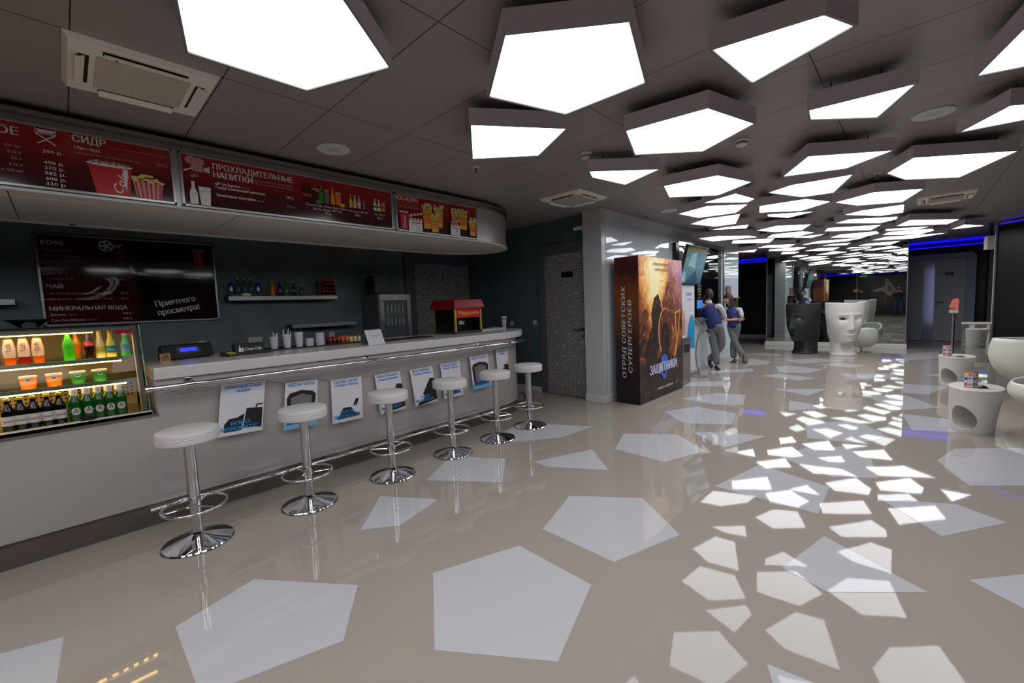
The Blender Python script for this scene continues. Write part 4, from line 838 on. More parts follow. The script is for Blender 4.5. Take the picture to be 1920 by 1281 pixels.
MB().add([(-.07,-.04,0),(.07,-.04,0),(.07,.04,0),(-.07,.04,0),(-.07,-.04,.04),(.07,-.035,.018),(.07,.035,.018),(-.07,.04,.04)], [(0,1,2,3),(4,5,6,7),(0,1,5,4),(1,2,6,5),(2,3,7,6),(3,0,4,7)]).build('body', K['dark'], t, bevel=.004)
mb = MB()
for i in range(3):
    for j in range(4): mb.box(-.01+j*.018, .002+j*.018, -.025+i*.02, -.012+i*.02, .020, .038-.003*j)
mb.build('keys', K['gold'], t)
t = thing('condiment_box', 'black napkin box with white cola lettering on the worktop', 'box', (-4.335, 1.13, WZ), 0)
MB().box(-.12, 0, -.115, .115, 0, .10).build('body', K['blackmatte'], t, bevel=.004)
MB().box(-.12, -.01, .117, .19, 0, .03).build('side_tray', K['blackmatte'], t)
P = Print((0,-.115,0), (0,1,0), (0,0,1), t); P.text('Coca-Cola', .075, .04, .028, K['ink_white'], width=.13, shear=.3, bold=.05)
bottle_print(P, 'printed_icon', K['ink_white'], .035, .03, .055, .018); tumbler(P, 'printed_icon', K['ink_white'], .055, .03, .035, .02); P.done()
o = MB().box(-4.86, -4.50, 1.33, 2.40, WZ, WZ+.012).build('serving_tray', K['blackmatte'], bevel=.004); tag(o, 'long black tray under the paper cups and syrup bottles', 'tray')
CL = ['white paper cup with plastic spoons, leftmost of the three', 'white paper cup with white stirrers, middle of the three', 'tallest white paper cup holding black straws']
for k, (x, y, h, r) in enumerate([(-4.62,1.42,.115,.040), (-4.60,1.535,.135,.042), (-4.60,1.65,.15,.042)]):
    t = thing('paper_cup', CL[k], 'cup', (x, y, WZ+.012), 0, 'paper cups on the bar')
    MB().lathe([(0,.002),(r*.72,.0),(r,h),(r*1.05,h+.002),(r*1.03,h-.003),(r*.96,h-.002),(r*.7,.006)], n=24).build('cup', K['paper'], t)
    mb = MB()
    for i in range(5 if k else 3):
        a = i*1.3+k; mb.tube([(.015*math.cos(a), .015*math.sin(a), .01), (r*.9*math.cos(a+.3), r*.9*math.sin(a+.3), h+.03+.008*i)], .003 if k else .006, 6)
    mb.build('straws' if k == 2 else 'stirrers', K['black'] if k == 2 else K['whiteplastic'], t)
for k, (x, y, n, r) in enumerate([(-4.60,1.755,6,.040), (-4.58,1.855,10,.045)]):
    t = thing('lid_stack', ['short stack of pale plastic cup lids right of the cups', 'taller stack of pale plastic cup lids before the syrup bottles'][k], 'cup lids', (x, y, WZ+.012), 0, 'stacks of cup lids')
    for i in range(n): MB().lathe([(r,.0+.013*i),(r*1.02,.004+.013*i),(r*.92,.007+.013*i),(r*.9,.0125+.013*i)], n=24).build('lid', K['paper'], t)
ps = [(0,0),(.018,0),(.02,.004),(.02,.045),(.012,.06),(.010,.07)]
for k in range(15):
    row = k % 2; col = k//2; y = 1.985+.048*col; x = -4.64-.05*row
    c = 'red_syrup' if col < 3 else 'orange_syrup' if col < 5 else 'clear_drink'; nm = 'dark red' if col < 3 else 'orange' if col < 5 else 'clear'
    bottle('bottle', 'small %s syrup bottle, %s column in the %s row on the black tray' % (nm, ORD[col], 'front' if row == 0 else 'back'), 'bottle', ps, K[c], (x, y, WZ+.012), 'small syrup bottles on the tray', None, None, K['ink_red'] if col != 3 and col != 4 else K['ink_orange'], n=14)
t = thing('desk_calendar', 'white spiral flip sign standing on the worktop', 'sign', (-4.09, 2.22, WZ), .12)
MB().obox((0.0,0,.075), (0,.1,0), (.032,0,-.075), (.0012,0,.0005)).build('front_sheet', K['paper'], t)
MB().obox((-.065,0,.075), (0,.1,0), (.032,0,.075), (.0012,0,-.0005)).build('back_sheet', K['ink_grey'], t)
sp_ = MB()
for i in range(14): y = -.09+i*.0138; sp_.tube([(-.034+.006*math.cos(a), y, .152+.006*math.sin(a)) for a in [2*PI*j/8 for j in range(8)]], .0012, 5, closed=True)
sp_.build('spiral', K['gold'], t)
P = Print((.0345,-.1,.0), (0,1,0), (-.41,0,.91), t); P.text('Уважаемые гости кинотеатра', .1, .10, .008, K['ink_black'], width=.12, align='c'); P.text('касса бара', .1, .08, .008, K['ink_black'], align='c'); P.done()
o = MB().box(-4.55, -4.30, 2.48, 3.12, WZ, WZ+.012).build('bar_mat', K['black'], bevel=.003); tag(o, 'flat black rubber mat left of the popcorn machine', 'mat')
# glass and tray at the rounded end
t = thing('beer_glass', 'empty clear tumbler on the rounded end of the worktop', 'glass', (-4.22, 4.29, WZ))
MB().lathe([(0,.006),(.026,.0),(.028,.01),(.026,.06),(.036,.15),(.040,.205),(.037,.205),(.033,.15),(.023,.06),(.02,.02),(0,.016)], n=24).build('glass_body', M('clear tumbler', (205,212,216), .05, alpha=.35), t)
MB().lathe([(.0375,.16),(.0395,.185)], n=24, cap=False).build('printed_band', K['ink_grey'], t)
o = MB().add([(-4.42,4.02,WZ+.002),(-4.60,4.2,WZ+.002),(-4.85,4.75,WZ+.002),(-4.45,4.5,WZ+.002),(-4.42,4.02,WZ+.03),(-4.60,4.2,WZ+.03),(-4.85,4.75,WZ+.03),(-4.45,4.5,WZ+.03)], [(0,1,2,3),(7,6,5,4),(0,4,5,1),(1,5,6,2),(2,6,7,3),(3,7,4,0)]).build('flap', K['white']); tag(o, 'low white flap lying on the worktop behind the tumbler', 'flap')
# popcorn machine
t = thing('popcorn_machine', 'red and gold popcorn machine with glass sides on the counter', 'popcorn machine', (-4.37, 3.53, WZ))
x0, x1, y0, y1 = -.47, 0, 0, .47; H = .33
MB().box(x0, x1, y0, y1, 0, .035).build('base', K['dark'], t)
for x in (x0, x1-.022):
    for y in (y0, y1-.022): MB().box(x, x+.022, y, y+.022, .03, H).build('corner_post', K['gold'], t)
MB().box(x1-.010, x1-.006, .022, y1-.022, .035, H-.11).build('front_glass', K['glass'], t)
MB().box(x0+.02, x1-.02, .004, .008, .035, H).build('side_glass', K['glass_smoke'], t); MB().box(x0+.02, x1-.02, y1-.008, y1-.004, .035, H).build('side_glass', K['glass_smoke'], t)
MB().box(x0, x0+.01, .0, y1, .035, H).build('back_panel', K['acg'], t)
e = .025; v = [(x0-e,y0-e,H),(x1+e,y0-e,H),(x1+e,y1+e,H),(x0-e,y1+e,H),(x0-e*1.3,y0-e*1.3,H+.03),(x1+e*1.3,y0-e*1.3,H+.03),(x1+e*1.3,y1+e*1.3,H+.03),(x0-e*1.3,y1+e*1.3,H+.03),(x0-.005,y0-.005,H+.13),(x1+.005,y0-.005,H+.13),(x1+.005,y1+.005,H+.13),(x0-.005,y1+.005,H+.13)]
MB().add(v, [(3,2,1,0),(8,9,10,11)]+[(i,(i+1)%4,4+(i+1)%4,4+i) for i in range(4)]+[(4+i,4+(i+1)%4,8+(i+1)%4,8+i) for i in range(4)]).build('roof', K['red'], t, bevel=.006)
sg = MB().box(x1-.006, x1+.002, .024, y1-.024, H-.115, H).build('sign', K['red_s'], t)
P = Print((x1+.002,.024,H-.115), (0,1,0), (0,0,1), sg); P.text('Popcorn', .21, .04, .055, K['goldtext'], width=.35, bold=.06, shear=.15, align='c'); P.done()
MB().lathe([(.0,.10),(.06,.10),(.085,.12),(.09,.17),(.088,.172),(.083,.122)], (-.22,.26,0), n=24).build('kettle', K['chrome'], t)
MB().tube([(-.22,.26,.17),(-.22,.26,H)], .012).tube([(-.13,.26,.15),(-.02,.30,.16)], .006).build('kettle_arm', K['steel'], t)
# ---------------------------------------------------------------- shelves and what stands on them
def shelf(label, ya, yb, z):
    t = thing('wall_shelf', label, 'shelf', (XB, (ya+yb)/2, z))
    MB().box(0, .205, ya-(ya+yb)/2, yb-(ya+yb)/2, 0, .05).build('board', K['dark'], t); MB().box(.205, .22, ya-(ya+yb)/2, yb-(ya+yb)/2, 0, .05).build('edge_trim', K['brushed'], t)
shelf('upper floating shelf with bottles, metal front edge', 1.417, 2.775, 1.69)
shelf('lower short floating shelf without bottles, above the syrups', 2.13, 3.05, 1.30)
shelf('floating shelf cut by the left photo edge, beside the framed board', -1.2, -.30, 1.68)
zs = 1.74
pw = [(0,0),(.026,0),(.028,.01),(.027,.10),(.012,.14),(.011,.19)]
t = thing('bottle_rack', 'low black rack with oval badge holding green water bottles', 'rack', (-6.22, 1.62, zs))
MB().box(-.05, .06, -.19, .19, 0, .035).build('tray', K['black'], t); MB().add([(.0615, .055*math.cos(a), .022+.02*math.sin(a)) for a in [2*PI*i/16 for i in range(16)]], [tuple(range(16))]).build('badge', K['ink_white'], t)
mint = M('dark green water glass', (30,95,70), .1)
for k, (y, z) in enumerate([(1.55,.035), (1.62,.05), (1.69,.035)]):
    bottle('bottle', 'green mineral water bottle in the black shelf rack, %s of three' % ['left', 'middle', 'right'][k], 'bottle', [(r, z+(.0 if k != 1 else 0)) for r, z in pw], mint, (-6.215, y, zs+.035), 'water bottles in the shelf rack', (.03,.085), M('slate blue label', (70,110,130), .5), K['ink_white'])
for k, y in enumerate([1.465, 1.765]):
    o = MB().mat(K['blue_can']).lathe([(0,0),(.024,0),(.026,.005),(.026,.125),(.022,.135),(0,.135)], n=20).build('drink_can', None); o.location = (-6.19, y, zs+.037); tag(o, 'slim blue energy drink can at the %s end of the bottle rack' % ['left', 'right'][k], 'can', 'blue cans on the shelf')
    MB().lathe([(.0264,.03),(.0264,.07)], n=20, cap=False).build('label_band', K['brushed'], o)
for y, lab, c, h, cap, lb in [(1.94,'orange soda bottle on the upper shelf','amber_glass',1.0,'ink_orange','ink_orange'), (2.03,'dark cola bottle on the upper shelf right of the orange soda','cola_glass',1.0,'ink_red','ink_red'), (2.11,'tall green soda bottle on the upper shelf','green_glass',1.05,'ink_green','green_glass'), (2.21,'clear water bottle on the upper shelf','glass_smoke',.95,'ink_white','ink_grey'), (2.31,'short green water bottle alone on the upper shelf',None,.75,'ink_white','ink_grey')]:
    bottle('bottle', lab, 'bottle', [(r, z*1.08*h) for r, z in pw], K[c] if c else mint, (-6.20, y, zs), None, (.06*h,.10*h), K[lb], K[cap])
t = thing('cola_display', 'red cola display rack packed with dark bottles on the shelf', 'display rack', (-6.20, 2.68, zs))
MB().box(-.06, .0, -.12, .13, 0, .22).build('back_board', K['red'], t); MB().box(-.06, .05, -.12, .13, 0, .012).build('base', K['black'], t)
P = Print((0,-.12,.0), (0,1,0), (0,0,1), t); P.text('Coca-Cola', .125, .225, .04, K['ink_red'], width=.22, shear=.3, align='c', bold=.08); P.done()
for k in range(8):
    bottle('bottle', 'small cola bottle in the red rack, %s row, %s from left' % ('upper' if k > 3 else 'lower', ORD[k % 4]), 'bottle', [(r*.9, z*.55) for r, z in p_cola], K['cola_glass'], (-6.175, 2.60+.053*(k % 4), zs+.012+(.105 if k > 3 else 0)), 'cola bottles in the red rack', (.045,.065), K['ink_red'], K['red'], n=14)
# fridge
t = thing('glass_door_fridge', 'grey upright fridge with glass door behind the bar', 'fridge', (-6.05, 3.53, 0))
MB().box(-.28, .22, -.28, .28, 0, 1.75).build('cabinet', M('dark grey fridge steel', (120,120,124), .35, metal=.5), t, bevel=.008)
dr = MB()
for a in ((-.27,.27,.06,.12), (-.27,.27,1.64,1.74), (-.27,-.20,.12,1.64), (.20,.27,.12,1.64)): dr.box(.222, .255, *a)
dr = dr.build('door', M('fridge door steel', (165,165,168), .3, metal=.6), t, bevel=.004)
MB().box(.236, .242, -.20, .20, .12, 1.64).build('glass_pane', K['glass'], dr); MB().tube([(.27,-.235,.9),(.27,-.235,1.35)], .01).build('handle', K['brushed'], dr)
MB().box(.2205, .224, -.20, .20, .12, 1.64).build('interior_back', M('fridge interior', (120,124,132), .5), t)
for z in (1.0, 1.25, 1.45): MB().box(.222, .234, -.20, .20, z, z+.008).build('shelf', K['brushed'], t)
MB().box(.255, .258, -.03, .03, 1.66, 1.70).build('badge', K['ink_white'], dr)
for z0 in (1.26, 1.46):
    for k in range(5):
        MB().lathe([(.012,0),(.014,.06),(.010,.1),(.008,.12)], (.2325, -.13+.065*k, z0), n=8, sx=.3).build('stored_glass', K['rich_white'], t)
t = thing('box_on_fridge', 'dark narrow box standing on top of the fridge', 'box', (-6.05, 3.40, 1.75))
MB().box(-.12, .12, -.13, .13, .002, .28).build('carton', K['blackmatte'], t, bevel=.004); MB().box(.12, .123, -.11, .11, .02, .26).build('front_face', K['dark'], t)
# sockets and switches
def socket(name, label, loc, yaxis, n, w=.08, cat='socket'):
    t = thing(name, label, cat, loc)
    s = n*w/2
    if yaxis: MB().box(.001, .01, -s, s, -.04, .04).build('plate', K['white'], t, bevel=.002)
    else: MB().box(-s, s, -.01, -.001, -.04, .04).build('plate', K['white'], t, bevel=.002)
    for k in range(n):
        c = -s+w*(k+.5)
        g = MB().tube([(.0105, c, 0), (.0115, c, 0)], .022, 14) if yaxis else MB().tube([(c, -.0105, 0), (c, -.0115, 0)], .022, 14)
        g.build('rocker' if cat == 'switch' else 'outlet', K['acg'], t)
socket('wall_socket', 'double white socket on the teal wall above the black box', (XB, 1.725, 1.17), True, 2)
socket('wall_socket', 'single white socket on the teal wall behind the register', (XB, 1.15, 1.17), True, 1)
socket('wall_socket', 'single white socket on the teal wall above the syrup bottles', (XB, 2.75, 1.17), True, 1)
socket('wall_socket', 'white socket on the dark end wall behind the tumbler', (-5.22, YD, 1.18), False, 1)
socket('light_switch', 'white switch on the dark wall left of the patterned door', (-4.68, YD, 1.19), False, 1, cat='switch')
# cable on the floor at the bar end
o = MB().tube([(-4.60,4.35,.01),(-4.35,4.75,.012),(-4.1,4.62,.012),(-4.02,4.45,.012),(-4.06,4.3,.04),(-4.1,4.25,.1)], .008, 8).build('cable', K['black']); tag(o, 'black cable looping on the floor at the rounded bar end', 'cable')
# ---------------------------------------------------------------- ceiling fixtures
def make_ac():
    t = thing('air_conditioner', '', 'air conditioner')
    h = .31
    mb = MB()
    o_, i_ = h, .205
    fr = MB().add([(-h,-h,0),(h,-h,0),(h,h,0),(-h,h,0),(-h+.02,-h+.02,-.03),(h-.02,-h+.02,-.03),(h-.02,h-.02,-.03),(-h+.02,h-.02,-.03)], [(0,1,2,3),(7,6,5,4)]+[(i,(i+1)%4,4+(i+1)%4,4+i) for i in range(4)]).build('panel', K['acw'], t, bevel=.004)
    MB().box(-.19,.19,-.19,.19,-.036,-.030).build('grille', K['acg'], t)
    mb = MB()
    for i in range(38): mb.box(-.19,.19,-.188+i*.010,-.184+i*.010,-.038,-.036)
    mb.build('grille_bars', K['acg'], t)
    for k, (a, b, c, d) in enumerate([(.215,.255,-.17,.17), (-.255,-.215,-.17,.17), (-.17,.17,.215,.255), (-.17,.17,-.255,-.215)]):
        s = MB().box(a,b,c,d,-.0315,-.030).build('slot', K['black'], t)
        cx, cy = (a+b)/2, (c+d)/2; q = .02
        if k < 2: sg = 1 if k == 0 else -1; MB().obox((cx+sg*.012,cy,-.040), (q*.9,0,-.010*sg), (0,.165,0), (.002,0,.002)).build('louver', K['acw'], s)
        else: sg = 1 if k == 2 else -1; MB().obox((cx,cy+sg*.012,-.040), (0,q*.9,-.010*sg), (.165,0,0), (0,.002,.002)).build('louver', K['acw'], s)
    MB().box(.195,.203,-.12,-.11,-.0325,-.030).build('indicator', K['blue_can'], t)
    return t
ac = make_ac(); ac.location = (-3.17, .415, CZ); ac['label'] = 'square cassette air conditioner on the ceiling near the camera, above menu boards'; ac['group'] = 'ceiling air conditioners'
again(ac, (-3.19, 4.60, CZ), 0, 'square cassette air conditioner above the dark wall and bar end', 'ceiling air conditioners')
again(ac, (.30, 9.05, CZ), 0, 'square cassette air conditioner at the right, beyond the light boxes', 'ceiling air conditioners')
def make_speaker():
    t = thing('ceiling_speaker', '', 'speaker')
    MB().lathe([(.128,0),(.13,-.004),(.122,-.010),(.112,-.008)], n=40).build('rim', K['white'], t); MB().lathe([(.112,-.007),(.0,-.009)], n=40).build('grille', M('speaker mesh', (196,192,186), .6), t); MB().lathe([(.006,-.009),(0,-.012)], n=10).build('badge', K['dark'], t); return t
sp = make_speaker(); sp.location = (-3.50, 1.645, CZ); sp['label'] = 'round white ceiling speaker over the middle menu board'; sp['group'] = 'round ceiling speakers'
again(sp, (.07, 4.73, CZ), 0, 'round ceiling speaker among the light boxes at upper right', 'round ceiling speakers')
again(sp, (-2.72, 6.42, CZ), 0, 'round ceiling speaker near the white wall above the poster box', 'round ceiling speakers')
def make_spr():
    t = thing('sprinkler', '', 'sprinkler')
    MB().lathe([(.035,0),(.034,-.006),(.014,-.010)], n=20).build('escutcheon', K['white'], t); MB().lathe([(.009,-.008),(.009,-.04),(.005,-.045),(.005,-.06)], n=10).build('head', M('brass', (150,110,60), .3, metal=.9), t); MB().lathe([(.018,-.06),(.018,-.063)], n=12).build('deflector', K['steel'], t); return t
s = make_spr(); s.location = (-3.09, 2.84, CZ); s['label'] = 'sprinkler head below the four-sided light box over the bar'; s['group'] = 'ceiling sprinklers'
again(s, (-3.09, 6.40, CZ), 0, 'sprinkler head near the white wall left of the round speaker', 'ceiling sprinklers')
again(s, (-.34, 6.53, CZ), 0, 'sprinkler head in the gap between the right light boxes', 'ceiling sprinklers')
def make_smoke():
    t = thing('smoke_detector', '', 'smoke detector')
    MB().lathe([(.058,0),(.06,-.012),(.05,-.02)], n=28).build('base', K['white'], t); MB().lathe([(.048,-.018),(.046,-.045),(.03,-.056),(0,-.058)], n=28).build('cover', K['whiteplastic'], t); MB().lathe([(.0475,-.028),(.0475,-.036)], n=28, cap=False).build('vent_band', K['dark'], t); return t
s = make_smoke(); s.location = (-1.115, 4.135, CZ); s['label'] = 'white smoke detector beside the smudged five-sided light box'; s['group'] = 'smoke detectors'
again(s, (.72, 16.2, CZ), 0, 'small smoke detector near the blue strip at the right', 'smoke detectors')
again(s, (-2.18, 3.36, CZ), 0, 'smoke detector partly hidden behind the thin three-cornered light box', 'smoke detectors')
# camera
t = thing('security_camera', 'small white bullet camera on the dark wall above the door', 'camera', (-3.63, YD, 2.56))
MB().tube([(.0,-.001,0),(0,-.02,0)], .035, 16).build('mount', K['white'], t); MB().tube([(0,-.02,0),(-.02,-.08,.01),(-.03,-.09,.04)], .010).build('arm', K['white'], t)
MB().tube([(.02,-.05,.065),(-.11,-.16,.035)], .028, 16).build('barrel', K['white'], t); MB().tube([(-.108,-.158,.035),(-.125,-.172,.032)], .029, 16).build('lens_ring', K['black'], t)
t = thing('wall_speaker', 'white box speaker high by the dark glazed panel', 'speaker', (1.12, 13.42, 2.40), .3)
MB().add([(-.09,-.09,-.14),(.09,-.09,-.13),(.09,.08,-.13),(-.06,.08,-.13),(-.10,-.11,.14),(.09,-.11,.14),(.09,.08,.14),(-.06,.08,.14)], [(3,2,1,0),(4,5,6,7)]+[(i,(i+1)%4,4+(i+1)%4,4+i) for i in range(4)]).build('cabinet', K['acw'], t, bevel=.01); MB().box(-.075,.07,-.114,-.10,-.12,.12).build('grille', K['acg'], t)
MB().box(.03,.07,.07,.14,.0,.42).build('bracket', K['dark'], t)
# ---------------------------------------------------------------- film promotion box
t = thing('promotion_box', 'tall cardboard film poster box in orange and brown', 'poster box')
x0, x1, y0, y1, H = -3.165, -2.79, 5.53, 7.05, 2.115
art = M('printed fiery scene', (120,60,30), .35); nt = art.node_tree; b = nt.nodes['Principled BSDF']
tc = nt.nodes.new('ShaderNodeTexCoord'); sx = nt.nodes.new('ShaderNodeSeparateXYZ'); nt.links.new(tc.outputs['Object'], sx.inputs[0])
def math_(op, a, b_=None, c=None):
    n = nt.nodes.new('ShaderNodeMath'); n.operation = op
    for i, q in enumerate((a, b_, c)):
        if q is None: continue
        if isinstance(q, (int, float)): n.inputs[i].default_value = q
        else: nt.links.new(q, n.inputs[i])
    return n.outputs[0]
def blob(cy, cz, ry, rz, pw=1):
    a = math_('POWER', math_('DIVIDE', math_('SUBTRACT', sx.outputs[1], cy), ry), 2); a2 = math_('POWER', math_('DIVIDE', math_('SUBTRACT', sx.outputs[2], cz), rz), 2)
    return math_('SUBTRACT', 1, math_('MINIMUM', 1, math_('SQRT', math_('ADD', a, a2))))
no = nt.nodes.new('ShaderNodeTexNoise'); no.inputs['Scale'].default_value = 5; no.inputs['Detail'].default_value = 9; no.inputs['Distortion'].default_value = 1.2; nt.links.new(tc.outputs['Object'], no.inputs[0])
hgt = math_('DIVIDE', sx.outputs[2], H)
val = math_('ADD', math_('MULTIPLY', hgt, .42), math_('MULTIPLY', math_('SUBTRACT', no.outputs[0], .5), .95))
val = math_('ADD', val, math_('MULTIPLY', blob(-.25, 1.80, .55, .9), .75)); val = math_('ADD', val, math_('MULTIPLY', blob(.1, .95, .8, .45), .28))
rp = nt.nodes.new('ShaderNodeValToRGB'); e = rp.color_ramp.elements
for _ in range(4): e.new(.5)
for el, (p, c) in zip(e, [(0,(34,24,28)), (.15,(62,36,30)), (.32,(140,74,38)), (.48,(205,128,66)), (.66,(250,185,95)), (.9,(255,240,180))]): el.position = p; el.color = lin(c)
nt.links.new(val, rp.inputs[0])
pu = nt.nodes.new('ShaderNodeMix'); pu.data_type = 'RGBA'; pu.inputs[7].default_value = lin((176,132,160)); nt.links.new(rp.outputs[0], pu.inputs[6]); nt.links.new(math_('MULTIPLY', blob(.85, 2.0, .75, .8), 1.1), pu.inputs[0])
nt.links.new(pu.outputs[2], b.inputs['Base Color'])
side = ramp_mat('printed side panel', 'Z', [(0,(22,18,26)), (.42,(50,28,24)), (.62,(110,60,32)), (.78,(120,62,26)), (.9,(60,26,30)), (1,(84,40,30))], .35, .22, 5, dist=1.5, lo=0, hi=H, stretch=(3,3,.6))
t.location = (-2.98, 6.29, 0); cy = 6.29
mb = MB().mat(side).box(x0+2.98, x1+2.98, y0-cy, y1-cy, 0, H).build('carton', None, t, bevel=.003)
fr = MB().add([(x1+2.98+.0015, y0-cy+.002, .002), (x1+2.98+.0015, y1-cy-.002, .002), (x1+2.98+.0015, y1-cy-.002, H-.002), (x1+2.98+.0015, y0-cy+.002, H-.002)], [(0,1,2,3)]).build('front_print', art, t)
P = Print((x1+2.98+.001, y0-cy, 0), (0,1,0), (0,0,1), t); dk = ramp_mat('dark figure print', 'Z', [(0,(24,16,18)),(.5,(44,28,26)),(.68,(96,56,38)),(.8,(190,120,66)),(1,(220,150,90))], .4, 1.1, 7, dist=2, lo=-1, hi=4); dk2 = ramp_mat('rust shadow print', 'Z', [(0,(50,28,26)),(.45,(96,52,38)),(.62,(150,88,52)),(1,(225,160,100))], .4, 1.1, 6, dist=2, lo=-1, hi=4)
glow = M('golden rim print', (245,170,80), .4)
# generic dark rocky silhouettes, ruins and sparks instead of the film artwork
P.poly('printed_scene', dk2, [(0,1.30),(.22,1.36),(.30,1.28),(.28,1.20),(.0,1.16)]); P.poly('printed_scene', dk2, [(.75,1.45),(.95,1.75),(1.18,1.85),(1.26,1.80),(1.22,1.65),(1.12,1.6),(1.25,1.2),(1.2,1.1),(1.0,1.2),(.8,1.2)])
P.poly('printed_scene', dk, [(.30,.62),(.42,.95),(.38,1.3),(.48,1.52),(.62,1.58),(.70,1.45),(.78,1.2),(.72,.95),(.62,.75),(.5,.6)])
P.oval('printed_scene', glow, .86, .98, .248, .382, 28, .06); P.oval('printed_scene', dk2, .875, .98, .235, .37, 28, .06); P.oval('printed_scene', dk, .86, .90, .16, .26, 20)
P.poly('printed_scene', dk, [(.70,.55),(.85,.5),(1.0,.56),(.98,.75),(.72,.75)]); P.poly('printed_scene', glow, [(1.22,1.28),(1.45,1.33),(1.40,1.15),(1.30,.72),(1.20,.55),(1.18,.60),(1.27,.85),(1.24,1.1)])
P.poly('printed_scene', dk2, [(1.25,1.26),(1.43,1.30),(1.38,1.15),(1.29,.80),(1.22,.62),(1.29,.9),(1.27,1.1)])
P.poly('printed_scene', dk, [(.20,.75),(.34,1.0),(.42,1.12),(.40,.9),(.30,.62),(.34,.5),(.22,.42)])
for k in range(70):
    u_, v_ = random.uniform(.02,1.5), random.uniform(.6,2.0); s_ = random.uniform(.006,.02)
    P.poly('printed_sparks', glow if k % 3 else dk, [(u_,v_),(u_+s_,v_+s_*.4),(u_+s_*.7,v_+s_*1.3),(u_-s_*.3,v_+s_)])
P.text('ОТРЯД СОВЕТСКИХ', .45, 2.00, .035, dk, width=.50, bold=.08); P.text('СУПЕРГЕРОЕВ', .50, 1.92, .035, dk, width=.42, bold=.08)
P.poly('printed_crest', M('steel blue print', (70,100,190), .3), [(.62,.40),(.68,.62),(.78,.66),(.88,.63),(.94,.5),(.90,.40),(.85,.30),(.80,.26),(.74,.28)])
P.poly('printed_crest', K['ink_black'], [(.74,.52),(.82,.52),(.81,.34),(.75,.34)])
P.text('ЗАЩИТНИКИ', .30, .385, .14, M('silver blue lettering', (200,205,235), .3), width=.95, bold=.08, rot=.02)
P.text('В КИНО С 23 ФЕВРАЛЯ', .55, .13, .035, K['ink_white'], width=.55, bold=.05); P.ring('printed_badges', K['ink_grey'], .14, .14, .035, .006, 16); P.text('R', .26, .12, .035, K['ink_grey']); P.text('IMAX', .38, .13, .025, K['ink_grey']); P.rect('printed_badges', K['ink_grey'], 1.20, .13, 1.27, .17); P.text('12+', 1.36, .13, .035, K['ink_grey'])
P.done()
P = Print((x0+2.98, y0-cy-.0005, 0), (1,0,0), (0,0,1), t); S = M('silver lettering', (205,205,205), .3)
P.text('ОТРЯД СОВЕТСКИХ', .165, .38, .058, S, width=1.32, rot=PI/2, shear=.15, bold=.08, spacing=1.1); P.text('СУПЕРГЕРОЕВ', .262, .46, .058, S, width=1.04, rot=PI/2, shear=.15, bold=.08, spacing=1.1); P.done()
# ---------------------------------------------------------------- banner, bin, monitor, leaflet stand
t = thing('banner', 'white promotional banner with blue corner behind the steel bin', 'banner', (-3.20, 8.30, 0))
MB().box(-.01, .0, -.42, .42, .05, 1.78).build('sheet', K['paper'], t); MB().box(-.12, .10, -.42, .42, 0, .05).build('base', K['brushed'], t)
P = Print((0,-.42,.05), (0,1,0), (0,0,1), t); cy_ = M('cyan print', (20,150,205), .5)
P.text('В КИНО', .40, 1.50, .06, cy_, width=.3, bold=.08); P.text('только в кино', .45, 1.42, .03, cy_); P.poly('printed_colour', cy_, [(.35,.45),(.84,.45),(.84,1.0),(.62,1.12),(.5,.9),(.42,.6)]); P.poly('printed_colour', M('beige print', (205,160,130), .5), [(0,.55),(.25,.6),(.36,.8),(.34,1.15),(.18,1.32),(0,1.35)])
P.done()
t = thing('litter_bin', 'tall steel litter bin with black slot, right of the poster box', 'litter bin', (-2.98, 7.40, 0))
MB().box(-.16, .13, -.17, .17, .015, .80).build('body', K['steel'], t, bevel=.004); MB().box(-.155, .125, -.173, -.17, .03, .80).build('dark_side', K['black'], t)
MB().box(.13, .134, -.10, .12, .56, .70).build('slot', K['black'], t); MB().box(-.165, .135, -.175, .175, .80, .815).build('lid', K['steel'], t); MB().box(-.15, .12, -.16, .16, 0, .015).build('plinth', K['black'], t)
P = Print((-.155,-.173,0), (1,0,0), (0,0,1), t); P.text('СБОР', .17, .38, .07, M('rust print', (140,70,60), .5), rot=PI/2, width=.3, bold=.08); P.done()
o = MB().box(-3.08, -2.92, 7.30, 7.52, .8155, .84).build('leaflet_pile', K['paper']); tag(o, 'pile of white leaflets on top of the steel bin', 'leaflets'); MB().box(-3.06, -2.94, 7.33, 7.50, .84, .8415).build('printed_cover', cy_, o)
t = thing('wall_monitor', 'tilted flat screen hanging from the white wall above the box office', 'monitor', (-3.10, 8.40, 2.12))
V = Vector((.17,0,.655)).normalized(); U = Vector((0,1,0)); N = U.cross(V)
MB().obox((0,0,0), U*.54, V*.37, N*.025).build('casing', K['black'], t, bevel=.005)
scr = ramp_mat('screen picture', 'Z', [(0,(50,84,104)), (.3,(70,108,124)), (.65,(100,136,142)), (.85,(88,120,125)), (.93,(120,100,60)), (1,(60,70,72))], .08, .25, 2.5, lo=-.34, hi=.34, emit=.45)
c = N*.0256; MB().add([c-U*.51-V*.34, c+U*.51-V*.34, c+U*.51+V*.34, c-U*.51+V*.34], [(0,1,2,3)]).build('screen', scr, t)
P = Print(c-U*.51-V*.34+N*.0, U, V, t)
P.poly('screen_shapes', M('screen slate', (40,76,104), .1, emit=.25), [(.15,.0),(.86,.0),(.62,.26)]); P.poly('screen_shapes', M('screen pale', (150,182,186), .1, emit=.3), [(.2,.34),(.55,.30),(.48,.60),(.25,.55)]); P.poly('screen_shapes', M('screen mid', (104,140,150), .1, emit=.3), [(.6,.3),(.95,.28),(.9,.52),(.66,.55)])
P.poly('screen_shapes', M('screen pale 2', (140,170,178), .1, emit=.3), [(.02,.03),(.22,.02),(.16,.20),(.04,.24)]); P.done()
